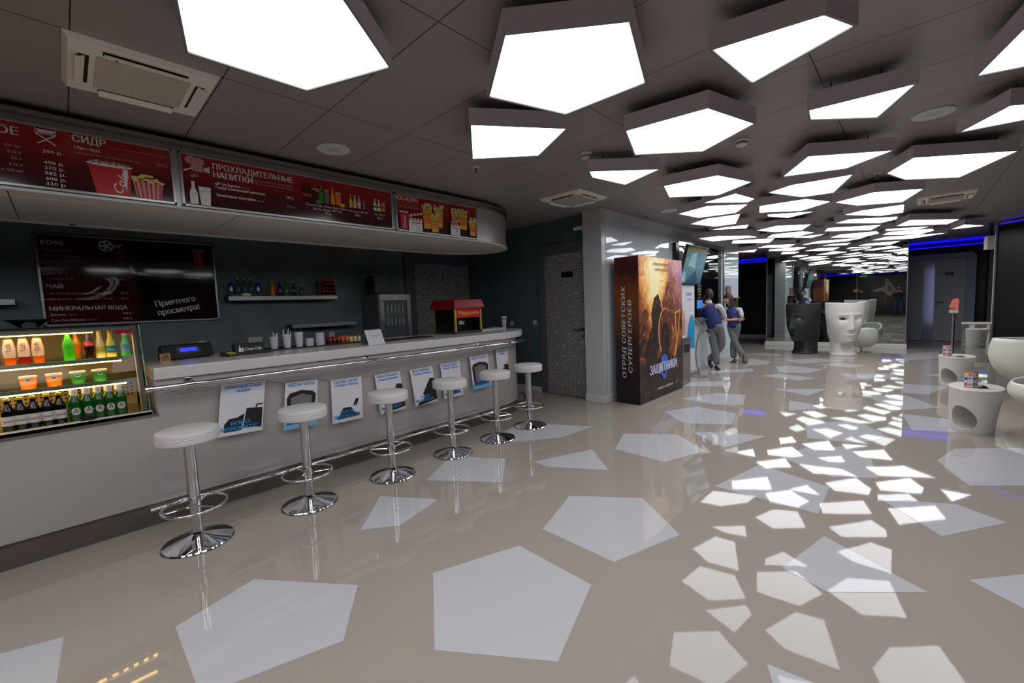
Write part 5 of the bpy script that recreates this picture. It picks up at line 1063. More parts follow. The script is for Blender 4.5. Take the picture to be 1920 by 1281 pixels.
mb = MB().tube([(-.17,-.2,.42),(-.05,-.2,.25),(0,-.2,.1)], .014, 8).tube([(-.17,.25,.42),(-.05,.25,.25),(0,.25,.1)], .014, 8).box(-.17,-.13,-.35,.35,.38,.46); mb.build('bracket', K['brushed'], t)
MB().box(-.165,-.10,-.56,-.42,.05,.42).build('control_box', K['black'], t)
# box office details
t = thing('counter_monitor', 'small blue lit screen inside the box office window', 'monitor', (-3.25, 9.10, 1.37)); MB().box(0,.02,-.17,.17,-.1,.1).build('casing', K['black'], t); MB().box(.02,.022,-.155,.155,-.085,.085).build('screen', M('blue screen', (60,110,190), .2, emit=.6), t); MB().box(-.0,.01,-.02,.02,-.29,-.1).build('stand', K['black'], t)
t = thing('opening_hours_sign', 'black sign with small white lines beside the box office', 'sign', (-3.24, 9.08, 1.62)); MB().box(0,.006,-.10,.14,-.17,.17).build('plate', K['black'], t)
P = Print((.006,-.10,-.17), (0,1,0), (0,0,1), t)
for k, s_ in enumerate(['касса', 'Время работы', '10 00', '23 00', 'ежедневно']): P.text(s_, .12, .29-.06*k, .03 if k in (2,3) else .018, K['ink_white'], align='c')
P.done()
o = MB().box(-3.50, -3.12, 8.86, 10.70, 1.03, 1.065).build('window_sill', K['brushed']); struct(o)
t = thing('leaflet_holder', 'clear acrylic leaflet holder on the white wall behind the woman', 'leaflet holder', (-3.24, 11.3, 1.25)); MB().box(0,.10,-.28,.28,-.16,.22).build('case', K['glass_smoke'], t)
for k in range(4): MB().box(.02,.03,-.25+k*.13,-.14+k*.13,-.12,.16).build('leaflet', [K['paper'], K['acg'], K['ink_orange'], K['paper']][k], t)
MB().box(.0,.10,-.28,.28,.22,.235).build('edge', K['ink_orange'], t)
t = thing('framed_picture', 'small dark collage picture on the white wall above the leaflets', 'picture', (-3.262, 11.05, 1.64)); MB().box(0,.015,-.17,.17,-.12,.12).build('frame', K['blackmatte'], t); MB().box(.015,.017,-.155,.155,-.105,.105).build('print', ramp_mat('collage print', 'Y', [(0,(60,30,40)), (.5,(150,110,90)), (1,(60,70,110))], .4, .8, 14, lo=-.2, hi=.2), t)
t = thing('leaflet_stand', 'curved metal floor stand with slanted leaflet tray by the man', 'leaflet stand', (-2.942, 8.269, 0))
MB().lathe([(.15,0),(.15,.008),(.12,.016),(.02,.024)], n=32).build('base', K['brushed'], t)
pc = [(0+.10*math.sin(PI*k/10)*-.6, .06*math.sin(PI*k/10)*-.6, .02+.84*k/10) for k in range(11)]
MB().tube(pc, .014, 10).build('pole', K['brushed'], t)
U = Vector((.85,.40,0)).normalized(); V = Vector((.30,.13,-.42)).normalized(); N = U.cross(V)
U2 = Vector((-.42,.9,0)).normalized()
tr = MB().obox((.02,0,.98), V*.26, U2*.10, V.cross(U2)*.006).build('tray', K['brushed'], t, bevel=.003)
MB().obox(Vector((.0,0,.995))-V*.05, V*.17, U2*.085, V.cross(U2)*.006).build('leaflets', K['paper'], tr)
MB().obox(Vector((.12,.05,.87)), V*.02, U2*.10, V.cross(U2)*.02).build('lip', K['glass_smoke'], tr)
# ---------------------------------------------------------------- face armchairs
def interp(tab, z):
    for (a, *va), (b, *vb) in zip(tab, tab[1:]):
        if z <= b:
            i = [q[0] for q in tab].index(a); t = (z-a)/(b-a); h = b-a
            p, n_ = tab[max(0, i-1)], tab[min(len(tab)-1, i+2)]; out = []
            for k, (x, y) in enumerate(zip(va, vb)):
                m0 = (y-p[k+1])/(b-p[0]); m1 = (n_[k+1]-x)/(n_[0]-a)
                out.append((2*t**3-3*t*t+1)*x+(t**3-2*t*t+t)*h*m0+(-2*t**3+3*t*t)*y+(t**3-t*t)*h*m1)
            return out
    return list(tab[-1][1:])
PROF = [(0,.225,.26),(.03,.22,.255),(.08,.165,.225),(.16,.125,.205),(.24,.125,.195),(.28,.17,.185),(.305,.25,.185),(.34,.305,.195),(.40,.335,.215),(.50,.36,.252),(.62,.372,.292),(.80,.380,.345),(.95,.382,.374),(1.1,.378,.385),(1.25,.365,.390)]
def face_chair(label, loc, rz, mat, group):
    t = thing('face_armchair', label, 'armchair', loc, rz, group)
    NT, NZ = 240, 190; v = []; f = []
    g = lambda d, s: math.exp(-(d/s)**2); sm_ = lambda t: t*t*(3-2*t)
    for j in range(NZ+1):
        z = 1.25*j/NZ; af0, w_ = interp(PROF, z); back = .36-.04*min(1, z); wb = max(w_, .27 if z < .25 else min(.36, .27+.3*(z-.25)))
        for i in range(NT):
            th = -PI+2*PI*i/NT; c, s = math.cos(th), math.sin(th)
            fs = g(th, .8); af = af0*fs+(1-fs)*(.20+.18*sm_(min(1, max(0, (z-.12)/.55))))
            a = af if c > 0 else back
            x, y = a*c, (w_+(wb-w_)*sm_(min(1, max(0, (.25-c)/1.1))))*s
            if c > 0:
                nose = 0
                if .58 < z < 1.02:
                    k = (1.02-z)/.40; k = min(1, k); nose = (.015+.085*k**1.3)*g(y, .034+.028*k)*(1 if z > .64 else max(0, (z-.58)/.06))
                lips = .030*g(z-.505, .016)*g(y, .085)+.028*g(z-.455, .018)*g(y, .070)-.020*g(z-.480, .008)*g(y, .08)
                phil = -.012*g(z-.55, .03)*g(y, .02)
                sock = -.045*g(z-.885, .055)*(g(y-.145, .075)+g(y+.145, .075))
                brow = .012*g(z-.975, .03)*(g(y-.13, .10)+g(y+.13, .10))
                cheek = .018*g(z-.72, .08)*(g(y-.20, .08)+g(y+.20, .08))
                chin = .025*g(z-.365, .04)*g(y, .09)
                x += nose+lips+phil+sock+brow+cheek+chin
            v.append((x, y, z+(.02*abs(s) if j == NZ else 0)))
    for j in range(NZ):
        z = 1.25*(j+.5)/NZ
        for i in range(NT):
            th = -PI+2*PI*(i+.5)/NT
            lim = 2.05 if z > .60 else 2.05+(.60-z)*9
            if z > .45 and abs(th) > lim: continue
            a_, w_ = interp(PROF, z); y = w_*math.sin(th)
            if abs(th) < PI/2 and ((abs(y)-.145)/.072)**2+((z-.885)/.030)**2 < 1: continue
            f.append((j*NT+i, j*NT+(i+1) % NT, (j+1)*NT+(i+1) % NT, (j+1)*NT+i))
    mb = MB().add(v, f, True); o = mb.build('shell', mat, t)
    bm = bmesh.new(); bm.from_mesh(o.data); bmesh.ops.delete(bm, geom=[q for q in bm.verts if not q.link_faces], context='VERTS'); bm.to_mesh(o.data); bm.free()
    s = o.modifiers.new('thick', 'SOLIDIFY'); s.thickness = .022; s.offset = -1
    MB().lathe([(0,.445),(.15,.44),(.18,.43),(.18,.41),(0,.40)], n=40, c=(-.04,0,0)).build('seat', mat, t)
    return t
face_chair('black face-shaped armchair, a giant mask before the mirror', (-2.02, 12.88, 0), math.radians(-90-31), K['blackmatte'], 'giant mask armchairs')
face_chair('white face-shaped armchair, a giant mask right of the black one', (-1.19, 12.78, 0), math.radians(-90+26), K['whiteplastic'], 'giant mask armchairs')
# ---------------------------------------------------------------- tub chairs
def tub_chair(label, loc, rz, R=.46, hf=.50, hb=.76, z0=.10, group='white shell tub chairs'):
    t = thing('tub_chair', label, 'armchair', loc, rz, group)
    NA, NB = 64, 22; v = []; f = []
    for j in range(NB+1):
        q = j/NB
        for i in range(NA):
            a = 2*PI*i/NA; k = (1-math.cos(a))/2          # a = 0 is the open front
            h = hf+(hb-hf)*k**1.3; r = R*math.sin(q*PI/2*1.26)**.85 if q > 0 else 0
            z = z0+(h-z0)*(1-math.cos(q*PI/2))**1.0
            lean = 1+.06*k*q
            v.append((r*math.cos(a)*lean, r*math.sin(a), z))
    for j in range(NB):
        for i in range(NA): f.append((j*NA+i, j*NA+(i+1) % NA, (j+1)*NA+(i+1) % NA, (j+1)*NA+i))
    o = MB().add(v, f, True).build('shell', K['ivory'], t)
    s = o.modifiers.new('thick', 'SOLIDIFY'); s.thickness = .035; s.offset = -1
    MB().lathe([(0,hf-.12),(R*.62,hf-.122),(R*.74,hf-.14),(R*.78,hf-.19),(R*.6,hf-.26)], n=48).build('seat_cushion', K['leather'], t)
    MB().mat(K['chrome']).lathe([(.20,0),(.20,.008),(.06,.02),(.03,.03),(.03,z0+.03)], n=32).build('pedestal', None, t)
    return t
tub_chair('large white tub chair at the right edge, beside the oval tables', (1.33, 9.15, 0), math.radians(80), R=.53, hf=.73, hb=.77)
tub_chair('white tub chair cut by the right edge, nearest the camera', (1.24, 7.42, 0), math.radians(200), R=.43, hf=.39, hb=.50)
tub_chair('white tub chair behind the white mask, in front of the mirror', (-.93, 13.70, 0), math.radians(110), R=.33, hf=.40, hb=.62)
tub_chair('white low shell seat at the right edge, just showing its rim', (1.24, 6.42, 0), math.radians(160), R=.34, hf=.30, hb=.34)
# ---------------------------------------------------------------- oval tables with a pebble hole
def oval_table(label, loc, group):
    t = thing('side_table', label, 'table', loc, 0, group)
    N_ = 56; v = []; f = []; lv = [(0,.160,.215,.02),(.02,.165,.22,.02),(.15,.172,.235,.015),(.30,.185,.255,.008),(.42,.196,.272,.0),(.452,.20,.28,0),(.458,.196,.276,0)]
    for z, a, b_, sh in lv:
        for i in range(N_): th = 2*PI*i/N_; v.append((a*math.copysign(abs(math.cos(th))**.92, math.cos(th))-sh, b_*math.copysign(abs(math.sin(th))**.92, math.sin(th)), z))
    for j in range(len(lv)-1):
        for i in range(N_): f.append((j*N_+i, j*N_+(i+1) % N_, (j+1)*N_+(i+1) % N_, (j+1)*N_+i))
    f.append(tuple(range(N_-1, -1, -1))); f.append(tuple(range((len(lv)-1)*N_, len(lv)*N_)))
    body = MB().add(v, f, True).build('body', K['whiteplastic'], t)
    d = Vector((.62, .78, 0)).normalized(); u = Vector((d.y, -d.x, 0)); c0 = Vector((-.108, -.19, .160)); v = []
    M_ = 36
    for k in (-1, 1):
        for i in range(M_):
            th = 2*PI*i/M_; a = .098*math.cos(th); b_ = .122*math.sin(th); a += .018*(1-(b_/.122))*(1 if a > 0 else .3)*.8
            v.append(c0+d*(k*.45 if k > 0 else -.3)+u*a+Vector((0,0,b_)))
    cut = MB().add(v, [(i, (i+1) % M_, M_+(i+1) % M_, M_+i) for i in range(M_)]+[tuple(range(M_-1,-1,-1)), tuple(range(M_, 2*M_))]).build('hole', K['whiteplastic'])
    b = body.modifiers.new('b', 'BOOLEAN'); b.object = cut; b.solver = 'EXACT'; b.operation = 'DIFFERENCE'
    bpy.context.view_layer.update(); dg = bpy.context.evaluated_depsgraph_get()
    # evaluate in the body's own space
    cut.matrix_world = body.matrix_world.copy(); bpy.context.view_layer.update(); dg.update()
    me = bpy.data.meshes.new_from_object(body.evaluated_get(dg)); body.modifiers.clear(); body.data = me; bpy.data.objects.remove(cut)
    e = body.modifiers.new('es', 'EDGE_SPLIT'); e.split_angle = math.radians(40)
    return t
oval_table('white oval side table with a pebble hole, nearest the camera', (.49, 6.42, 0), 'white oval side tables')
oval_table('white oval side table with a pebble hole, farther one', (.50, 9.30, 0), 'white oval side tables')
def tent_card(label, loc, rz):
    t = thing('tent_card', label, 'menu card', loc, rz, 'folded menu cards')
    for s in (-1, 1):
        U = Vector((.5*s*1.0, .35, 0)).normalized() if s > 0 else Vector((-.75,.25,0)).normalized()
        o = MB().obox(U*.03+Vector((0,0,.085)), U*.03, (0,0,.085), U.cross(Vector((0,0,1)))*.001).build('panel', K['paper'], t)
        P = Print((0,0,0) if s > 0 else U*.06, U if s > 0 else -U, (0,0,1), o)
        P.l = .003
        P.rect('printed_blocks', K['ink_orange'], .0, .155, .06, .17); P.rect('printed_blocks', K['ink_orange'], 0, 0, .06, .008)
        P.rect('printed_blocks', M('purple print', (80,50,120), .5), .006, .08, .026, .105); P.rect('printed_blocks', M('brown print', (170,95,50), .5), .006, .02, .026, .05); P.rect('printed_blocks', K['ink_grey'], .032, .09, .055, .10); P.rect('printed_blocks', K['ink_grey'], .032, .03, .055, .04); P.rect('printed_blocks', K['ink_orange'], .032, .12, .055, .145)
        P.done()
    return t
tent_card('folded menu card with purple and orange blocks on the nearer table', (.455, 6.30, .4585), math.radians(10))
tent_card('menu card with orange edge on the farther oval table', (.40, 9.16, .4585), math.radians(10))
t = thing('card_holder', 'clear acrylic card holder with black foot on the nearer table', 'card holder', (.53, 6.34, .4585), .3)
MB().add([(-.04,-.03,0),(.04,-.03,0),(.04,.03,0),(-.04,.03,0),(-.012,-.03,.025),(.012,-.03,.025),(.012,.03,.025),(-.012,.03,.025)], [(3,2,1,0),(4,5,6,7)]+[(i,(i+1)%4,4+(i+1)%4,4+i) for i in range(4)]).build('foot', K['black'], t); MB().box(-.07,.10,-.002,.002,.02,.20).build('sheet', K['glass'], t)
o = MB().lathe([(0,0),(.045,0),(.05,.01),(.03,.018),(0,.02)], n=16, sy=.6).build('table_ornament', K['dark']); o.location = (.52, 9.12, .4585); tag(o, 'small dark object lying beside the card on the farther table', 'ornament')
# coral cut-out lamp on a steel post
t = thing('post_stand', 'slim steel post with a small square plate on top', 'stand', (.62, 13.0, 0))
MB().lathe([(.13,0),(.13,.01),(.03,.02)], n=32).build('base', K['steel'], t); MB().tube([(0,0,.01),(0,0,.96)], .028, 16).build('post', K['steel'], t); MB().box(-.065,.065,-.05,.05,.97,1.02).build('plate', K['acg'], t)
pr = [(a*.62, b*.72) for a, b in [(-.12,0),(.11,0),(.12,.30),(.105,.34),(-.0,.34),(-.03,.31),(-.115,.10),(-.09,.085),(.03,.06),(.03,.045),(-.12,.03)]]
n = len(pr); o = MB().add([(a, -.025, b) for a, b in pr]+[(a, .025, b) for a, b in pr], [tuple(range(n)), tuple(range(2*n-1, n-1, -1))]+[(i, (i+1) % n, n+(i+1) % n, n+i) for i in range(n)]).build('cutout_figure', K['coral'], bevel=.004)
o.location = (.62, 13.0, 1.021); tag(o, 'coral pink cut-out shape standing on the steel post', 'ornament')
t = thing('mirror_bin', 'square mirror-clad steel cabinet beside the big tub chair', 'cabinet', (.93, 12.62, 0), math.radians(-6))
MB().box(-.19,.19,-.13,.15,.0,.755).build('body', K['steel'], t, bevel=.004); MB().box(-.182,.182,-.134,-.13,.01,.745).build('mirror_front', K['mirror'], t); MB().box(-.205,.205,-.145,.165,.755,.785).build('lid', K['acg'], t)
# ---------------------------------------------------------------- people
def skin(name, verts, edges, radii, mat, parent, sub=2, root=0):
    me = bpy.data.meshes.new(name); me.from_pydata([tuple(v) for v in verts], edges, []); me.materials.append(mat)
    o = bpy.data.objects.new(name, me); C.objects.link(o)
    if parent: o.parent = parent
    s = o.modifiers.new('skin', 'SKIN'); s.use_smooth_shade = True
    for i, r in enumerate(radii):
        me.skin_vertices[0].data[i].radius = r if isinstance(r, tuple) else (r, r)
        me.skin_vertices[0].data[i].use_root = (i == root)
    u = o.modifiers.new('sub', 'SUBSURF'); u.levels = sub; u.render_levels = sub
    return o
def hand(parent, wrist, dirv, side, mat, k=1):
    """five unequal curled fingers rooted in a palm"""
    d = Vector(dirv).normalized(); s = Vector(side).normalized(); n = d.cross(s).normalized(); w0 = Vector(wrist)
    V = [w0, w0+d*.04, w0+d*.075]; E_ = [(0,1),(1,2)]; R_ = [(.024,.020),(.034,.016),(.036,.015)]
    for i, (o_, L) in enumerate([(-.028,.060),(-.010,.072),(.009,.068),(.027,.052)]):
        a = w0+d*.082+s*o_; b = a+d*L*.5+n*.008; c = b+d*L*.35+n*.024; e = c+d*L*.12+n*.02
        i0 = len(V); V += [a, b, c, e]; E_ += [(2, i0), (i0, i0+1), (i0+1, i0+2), (i0+2, i0+3)]; R_ += [.0095, .0088, .008, .0065]
    i0 = len(V); V += [w0+d*.03-s*.036+n*.004, w0+d*.055-s*.052+n*.014, w0+d*.08-s*.050+n*.024]; E_ += [(1, i0), (i0, i0+1), (i0+1, i0+2)]; R_ += [.012, .010, .008]
    return skin('hand', V, E_, R_, mat, parent, 1)
def head(parent, c, face, tilt, mat, hairmat, long_hair=False):
    """egg shaped head on the neck with nose, lips, ears and hair; face = direction it looks"""
    F_ = Vector((face[0], face[1], 0)).normalized(); S_ = Vector((-F_.y, F_.x, 0)); U_ = Vector((tilt[0], tilt[1], 1)).normalized(); c = Vector(c)
    g = lambda d, s: math.exp(-(d/s)**2)
    v = []; f = []; NA, NB = 36, 26
    for j in range(NB+1):
        ph = PI*j/NB; z = -math.cos(ph)
        for i in range(NA):
            a = 2*PI*i/NA; r = math.sin(ph); x = r*math.cos(a); y = r*math.sin(a)
            X = x*.098; Y_ = y*.076*(1 if z > -.2 else 1-.35*(-.2-z)); Z_ = z*.118
            if z < -.2: X -= .012*(-.2-z)
            if x > 0:
                X += .026*g(Z_+.018, .018)*g(y*.076, .011)+.012*g(Z_+.002, .02)*g(y*.076, .010)+.008*g(Z_+.058, .012)*g(y*.076, .024)+.008*g(Z_+.095, .018)*g(y*.076, .025)
                X -= .010*g(Z_-.008, .014)*(g(y*.076-.03, .014)+g(y*.076+.03, .014))
            v.append(c+F_*X+S_*Y_+U_*Z_)
    for j in range(NB):
        for i in range(NA): f.append((j*NA+i, j*NA+(i+1) % NA, (j+1)*NA+(i+1) % NA, (j+1)*NA+i))
    h = MB().add(v, f, True).build('head', mat, parent)
    e = MB()
    for s in (-1, 1):
        for mt, r, off in ((K['ink_white'], .011, .0785), (K['ink_black'], .006, .0855)):
            e.mat(mt); p = c+F_*off+S_*s*.030+U_*.008
            e.add([p+S_*(r*1.2*math.cos(a))+U_*(r*.6*math.sin(a)) for a in [2*PI*i/12 for i in range(12)]], [tuple(range(12))])
    e.build('eyes', None, h)
    l = MB().mat(M('lips', (165,85,80), .5)); p = c+F_*.094-U_*.058
    l.add([p+S_*(.020*math.cos(a))+U_*(.006*math.sin(a)) for a in [2*PI*i/12 for i in range(12)]], [tuple(range(12))]); l.build('mouth', None, h)
    for s in (-1, 1):
        p = c+S_*s*.078-F_*.004; MB().add([p+F_*(.014*math.cos(a))*k+U_*(.028*math.sin(a))*k+S_*s*(.010*(1-k)+.003) for k in (1, .6) for a in [2*PI*i/12 for i in range(12)]], [(i, (i+1) % 12, 12+(i+1) % 12, 12+i) for i in range(12)]+[tuple(range(12, 24))], True).build('ear', mat, h)
    # hair shell
    v = []; f = []; NA, NB = 40, 22
    for j in range(NB+1):
        ph = PI*(1-j/NB*(.86 if long_hair else .70)); z = -math.cos(ph)
        for i in range(NA):
            a = 2*PI*i/NA; ca = math.cos(a); r = math.sin(ph); m_ = 1.09+(.10 if long_hair else .0)+.02*math.sin(7*a)
            X = r*ca*.098*m_; Y_ = r*math.sin(a)*.078*m_*(1.06 if long_hair else 1); Z_ = z*.122*m_
            if long_hair:
                if z < 0 and ca < .45: Z_ = z*.20; X = max(-1, ca)*.105*(1-.05*z); Y_ = math.sin(a)*.095
                if z < .25 and ca >= .45: X *= .55; Z_ = max(Z_, .03)
            else:
                if ca > .35 and z < .35: X *= .7; Z_ = max(Z_, .045)
                elif ca > -.2 and z < .0: Z_ = max(Z_, -.0); X *= .9; Y_ *= .93
            v.append(c+F_*X+S_*Y_+U_*Z_)
    for j in range(NB):
        for i in range(NA): f.append((j*NA+i, j*NA+(i+1) % NA, (j+1)*NA+(i+1) % NA, (j+1)*NA+i))
    MB().add(v, f, True).build('hair', hairmat, h)
    return h
def shoe(parent, heel, toe, mat, hh=.05):
    a, b = Vector(heel), Vector(toe); d = (b-a); L = d.length; d.normalize(); s = d.cross(Vector((0,0,1))).normalized(); u = s.cross(d)
    v = []; f = []; secs = [(0,.030,hh+.03),(.12,.038,hh+.035),(.35,.040,hh+.02),(.6,.046,.045),(.85,.042,.035),(1,.018,.022)]
    for t_, w_, h_ in secs:
        for i in range(12):
            an = 2*PI*i/12; v.append(a+d*L*t_+s*w_*math.cos(an)+u*(h_/2+h_/2*math.sin(an)))
    for j in range(len(secs)-1):
        for i in range(12): f.append((j*12+i, j*12+(i+1) % 12, (j+1)*12+(i+1) % 12, (j+1)*12+i))
    f += [tuple(range(11,-1,-1)), tuple(range((len(secs)-1)*12, len(secs)*12))]
    return MB().add(v, f, True).build('shoe', mat, parent)
# local axes: e = picture right, dd = away from the camera
def frame_at(px, py):
    d_ = Vector((px, py, 0)).normalized(); e_ = Vector((d_.y, -d_.x, 0)); return lambda s, dp, z: Vector((e_.x*s+d_.x*dp, e_.y*s+d_.y*dp, z)), e_, d_
# man seen from behind, leaning on the box-office sill
q, e_, d_ = frame_at(-2.99, 9.31)
t = thing('person', 'man in navy vest and grey trousers leaning at the box office, back to the camera', 'person', (-2.99, 9.31, 0))
pel, wa, ch, nk = q(0,.05,.86), q(-.03,.07,1.02), q(-.09,.12,1.24), q(-.13,.13,1.40)
hd = q(-.125,.15,1.53)
shL, shR = q(-.26,.18,1.34), q(.08,.10,1.32); elL, haL = q(-.42,.30,1.14), q(-.46,.42,1.10); elR, haR = q(.185,.18,1.08), q(.10,.32,1.02)
hipL, hipR = q(-.08,.06,.84), q(.09,.04,.84); kL, aL = q(-.02,.03,.46), q(.03,.0,.08); kR, aR = q(.13,.10,.50), q(-.13,.20,.13)
skin('body', [pel, wa, ch, nk, q(-.128,.14,1.47), shL, elL, haL, shR, elR, haR, hipL, kL, aL, hipR, kR, aR], [(0,1),(1,2),(2,3),(3,4),(2,5),(5,6),(6,7),(2,8),(8,9),(9,10),(0,11),(11,12),(12,13),(0,14),(14,15),(15,16)],
     [(.075,.06),(.08,.06),(.11,.07),.055,.052,.040,.034,.028,.040,.034,.028,.08,.055,.04,.08,.055,.04], K['skin'], t)
head(t, hd+Vector((0,0,.03)), (-.45,.9), (0,0), K['skin'], K['hair'])
skin('trousers', [pel, q(-.01,.055,.98), hipL, kL, q(.02,.01,.20), aL+Vector((0,0,.0)), hipR, kR, q(-.03,.16,.28), aR+Vector((0,0,.02))], [(0,1),(0,2),(2,3),(3,4),(4,5),(0,6),(6,7),(7,8),(8,9)], [(.185,.14),(.175,.13),.105,.080,.072,.078,.098,.082,.072,.078], K['cloth_grey'], t)
skin('vest', [q(-.005,.055,.80), wa, q(-.06,.09,1.12), ch, q(-.095,.12,1.32), q(-.12,.125,1.37)], [(0,1),(1,2),(2,3),(3,4),(4,5)], [(.20,.15),(.19,.145),(.20,.15),(.205,.145),(.175,.12),(.085,.07)], K['cloth_blue'], t)
for a, b, c in ((shL, elL, haL), (shR, elR, haR)):
    skin('sleeve', [ch+(a-ch)*.45+Vector((0,0,.03)), a, (a+b)/2, b, b+(c-b)*.8], [(0,1),(1,2),(2,3),(3,4)], [.065,.070,.056,.048,.040], K['cloth_white'], t)
MB().lathe([(.068,0),(.066,.03),(.058,.05),(.055,.03)], nk-Vector((0,0,.01)), n=24).build('collar', K['cloth_white'], t)
hand(t, haL, haL-elL, d_, K['skin']); hand(t, haR, haR-elR, d_, K['skin'])
shoe(t, q(.0,.0,.0)+e_*.00, q(.07,-.20,.0), K['black']); shoe(t, q(-.13,.20,.13), q(-.10,.14,.005)+e_*.02-d_*.08, K['black'], .03)
# woman leaning on the wall, arms folded
q, e_, d_ = frame_at(-2.95, 10.42)
t = thing('person', 'dark-haired woman in navy vest and grey trousers with folded arms and crossed legs', 'person', (-2.95, 10.42, 0))
pel, wa, ch, nk = q(.0,.05,.80), q(.0,.06,.95), q(-.03,.09,1.16), q(-.07,.09,1.31)
shL, shR = q(-.17,.14,1.24), q(.12,.05,1.22); elL, haL = q(-.19,.02,1.00), q(.08,-.08,1.00); elR, haR = q(.17,-.02,.99), q(-.13,-.12,.98)
hipL, hipR = q(-.07,.06,.78), q(.08,.05,.78); kL, aL = q(.04,.02,.44), q(.20,.0,.12); kR, aR = q(-.02,.10,.42), q(-.0,.08,.08)
skin('body', [pel, wa, ch, nk, q(-.08,.09,1.37), shL, elL, haL, shR, elR, haR, hipL, kL, aL, hipR, kR, aR], [(0,1),(1,2),(2,3),(3,4),(2,5),(5,6),(6,7),(2,8),(8,9),(9,10),(0,11),(11,12),(12,13),(0,14),(14,15),(15,16)],
     [(.065,.05),(.06,.05),(.09,.065),.045,.043,.032,.030,.024,.032,.030,.024,.072,.048,.034,.072,.048,.034], K['skin'], t)
head(t, q(-.105,.07,1.435), (-.72,-.70), (-.06,-.05), K['skin'], K['hair'], True)
skin('trousers', [pel, q(.0,.055,.93), hipL, kL, q(.12,.0,.26), aL+Vector((0,0,.02)), hipR, kR, q(-.01,.09,.22), aR], [(0,1),(0,2),(2,3),(3,4),(4,5),(0,6),(6,7),(7,8),(8,9)], [(.172,.132),(.150,.118),.096,.070,.070,.085,.088,.070,.070,.085], K['cloth_grey'], t)
skin('vest', [q(.01,.05,.74), wa, q(-.015,.07,1.06), ch, q(-.05,.09,1.23), q(-.065,.09,1.27)], [(0,1),(1,2),(2,3),(3,4),(4,5)], [(.185,.14),(.150,.12),(.155,.13),(.165,.13),(.14,.105),(.065,.055)], K['cloth_blue'], t)
for a, b, c in ((shL, elL, haL), (shR, elR, haR)):
    skin('sleeve', [ch+(a-ch)*.45+Vector((0,0,.02)), a, (a+b)/2, a+(b-a)*.85], [(0,1),(1,2),(2,3)], [.055,.060,.052,.046], K['cloth_white'], t)
MB().lathe([(.056,0),(.054,.025),(.048,.04),(.046,.02)], nk-Vector((0,0,.01)), n=24).build('collar', K['cloth_white'], t)
MB().obox(nk+Vector((0,0,-.05))-d_*.075-e_*.03, e_*.018, (0,0,.045), d_*.006).build('tie', K['cloth_blue'], t)
MB().obox(ch-d_*.115+e_*.02, e_*.03, (0,0,.010), d_*.004).build('name_badge', K['paper'], t)
hand(t, haL, haL-elL, (0,0,1), K['skin']); hand(t, haR, haR-elR, (0,0,-1), K['skin'])
shoe(t, q(.20,.02,.10), q(.22,-.10,.0), K['black'], .03); shoe(t, q(.04,.10,.0), q(-.05,-.06,.0), K['black'])
# ---------------------------------------------------------------- rear wall, seen in the mirror
Yr = -6.598
t = thing('wall_photograph', 'dark photograph of a pale draped figure, reflected in the mirror', 'picture', (1.0, Yr, 1.2))
t.location = (-1.2, Yr, 1.0)
MB().box(-.85,.85,0,.02,-.35,1.35).build('print_panel', M('dark photograph', (52,48,46), .5), t)
P = Print((.85,.02,-.35), (-1,0,0), (0,0,1), t); fl = M('pale draped cloth print', (150,130,118), .6); fs = M('shadowed cloth print', (96,82,76), .6)
P.poly('printed_figure', fl, [(.55,.75),(.50,.95),(.62,1.2),(.70,1.35),(.82,1.55),(.95,1.62),(1.02,1.50),(.98,1.3),(1.08,1.15),(1.30,1.05),(1.55,.98),(1.62,.90),(1.45,.84),(1.2,.88),(1.0,.82),(.9,.62),(.75,.55)])
P.poly('printed_figure', fs, [(.62,.8),(.7,1.1),(.85,1.3),(.88,1.1),(.82,.85)]); P.oval('printed_figure', fl, .93, 1.60, .09, .07)
P.poly('printed_figure', fs, [(.92,.62),(1.0,.62),(1.02,.1),(.95,.1)]); P.done()
t = thing('exit_sign', 'small green lit exit sign on the rear wall in the mirror', 'sign', (-2.42, Yr, 2.54)); MB().box(-.2,.2,0,.03,-.05,.05).build('plate', M('green sign', (30,150,80), .5, emit=.8), t)
P = Print((.2,.03,-.05), (-1,0,0), (0,0,1), t); P.text('ВЫХОД', .2, .02, .06, K['ink_white'], align='c', bold=.02); P.done()
t = thing('wall_sign', 'red and white fire sign reflected in the mirror', 'sign', (-2.76, Yr, 1.64)); MB().box(-.17,.17,0,.01,-.11,.11).build('plate', K['ink_red'], t); MB().box(-.05,-.01,.01,.012,-.08,.08).box(.02,.06,.01,.012,-.08,.08).box(-.12,-.08,.01,.012,-.08,.05).build('printed_symbol', K['ink_white'], t)
t = thing('wall_sign', 'small yellow warning sign reflected in the mirror', 'sign', (-2.5, Yr, 1.55)); MB().box(-.07,.07,0,.01,-.07,.07).build('plate', K['ink_yellow'], t); MB().tube([(0,.011,-.03),(0,.011,.03)], .01, 6).build('printed_symbol', K['ink_black'], t)
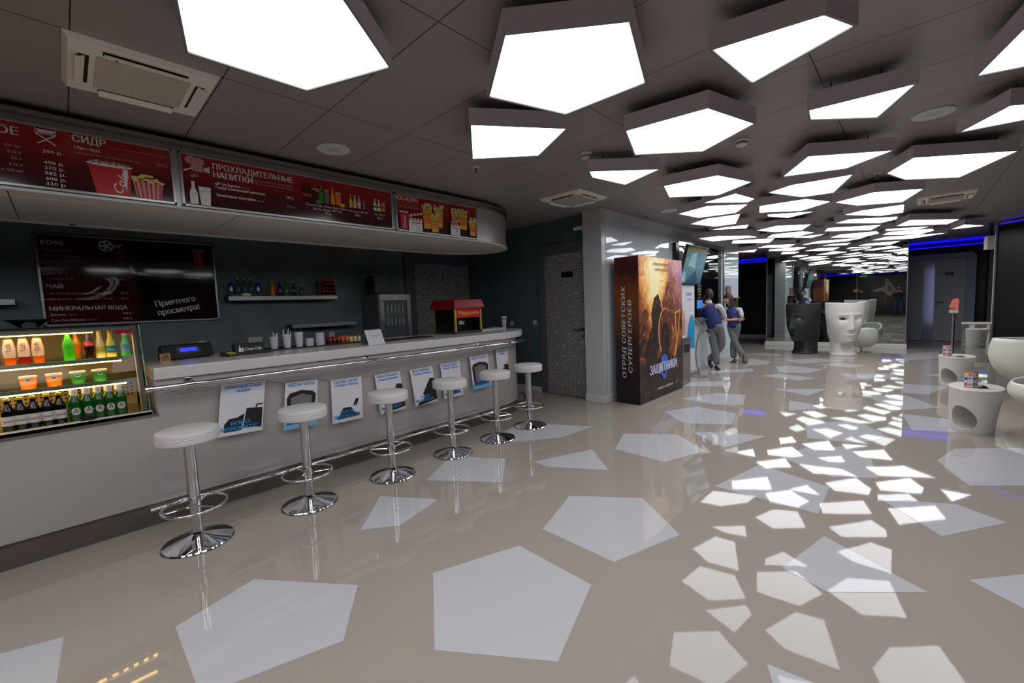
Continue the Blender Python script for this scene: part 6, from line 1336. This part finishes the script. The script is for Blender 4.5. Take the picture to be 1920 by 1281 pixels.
# man holding a camera near the rear wall, seen only in the mirror
t = thing('person', 'person in black top and blue jeans photographing, seen in the mirror', 'person', (-.67, -5.19, 0), 0)
T_ = M('black top', (26,27,32), .8); J_ = M('blue jeans', (40,56,84), .8)
Q = lambda x, y, z: Vector((x, y, z))
skin('body', [Q(0,0,.92),Q(0,0,1.1),Q(0,.02,1.32),Q(0,.03,1.48),Q(.0,.04,1.55),Q(.19,.05,1.42),Q(.26,.22,1.25),Q(.10,.36,1.45),Q(-.19,.05,1.42),Q(-.26,.22,1.25),Q(-.08,.36,1.45),Q(.10,0,.9),Q(.12,.04,.48),Q(.14,0,.08),Q(-.10,0,.9),Q(-.14,.06,.48),Q(-.20,.0,.08)], [(0,1),(1,2),(2,3),(3,4),(2,5),(5,6),(6,7),(2,8),(8,9),(9,10),(0,11),(11,12),(12,13),(0,14),(14,15),(15,16)], [(.08,.06),(.08,.06),(.13,.08),.055,.05,.045,.035,.03,.045,.035,.03,.085,.06,.04,.085,.06,.04], K['skin'], t)
head(t, (0,.06,1.66), (0,1), (0,0), K['skin'], K['hair'])
skin('trousers', [Q(0,0,.92),Q(0,0,1.06),Q(.10,0,.88),Q(.12,.04,.48),Q(.14,0,.10),Q(-.10,0,.88),Q(-.14,.06,.48),Q(-.20,.0,.10)], [(0,1),(0,2),(2,3),(3,4),(0,5),(5,6),(6,7)], [(.16,.12),(.15,.12),.1,.08,.065,.1,.08,.065], J_, t)
skin('shirt', [Q(0,0,.86),Q(0,0,1.15),Q(0,.02,1.34),Q(0,.03,1.45),Q(.19,.05,1.42),Q(.26,.22,1.25),Q(.13,.33,1.40),Q(-.19,.05,1.42),Q(-.26,.22,1.25),Q(-.11,.33,1.40)], [(0,1),(1,2),(2,3),(2,4),(4,5),(5,6),(2,7),(7,8),(8,9)], [(.16,.12),(.15,.12),(.18,.12),.08,.075,.06,.045,.075,.06,.045], T_, t)
hand(t, (.10,.36,1.45), (-.3,.3,.8), (1,0,0), K['skin']); hand(t, (-.08,.36,1.45), (.3,.3,.8), (-1,0,0), K['skin'])
shoe(t, (.14,-.06,0), (.16,.2,0), K['black']); shoe(t, (-.20,-.06,0), (-.24,.2,0), K['black'])
o = MB().box(-.07,.07,.30,.36,-.05,.05).tube([(0,.36,0),(0,.46,0)], .035, 16).build('camera_body', K['black']); o.location = (-.67, -5.19+.12, 1.62); tag(o, 'black camera held up by the person in the mirror', 'camera')
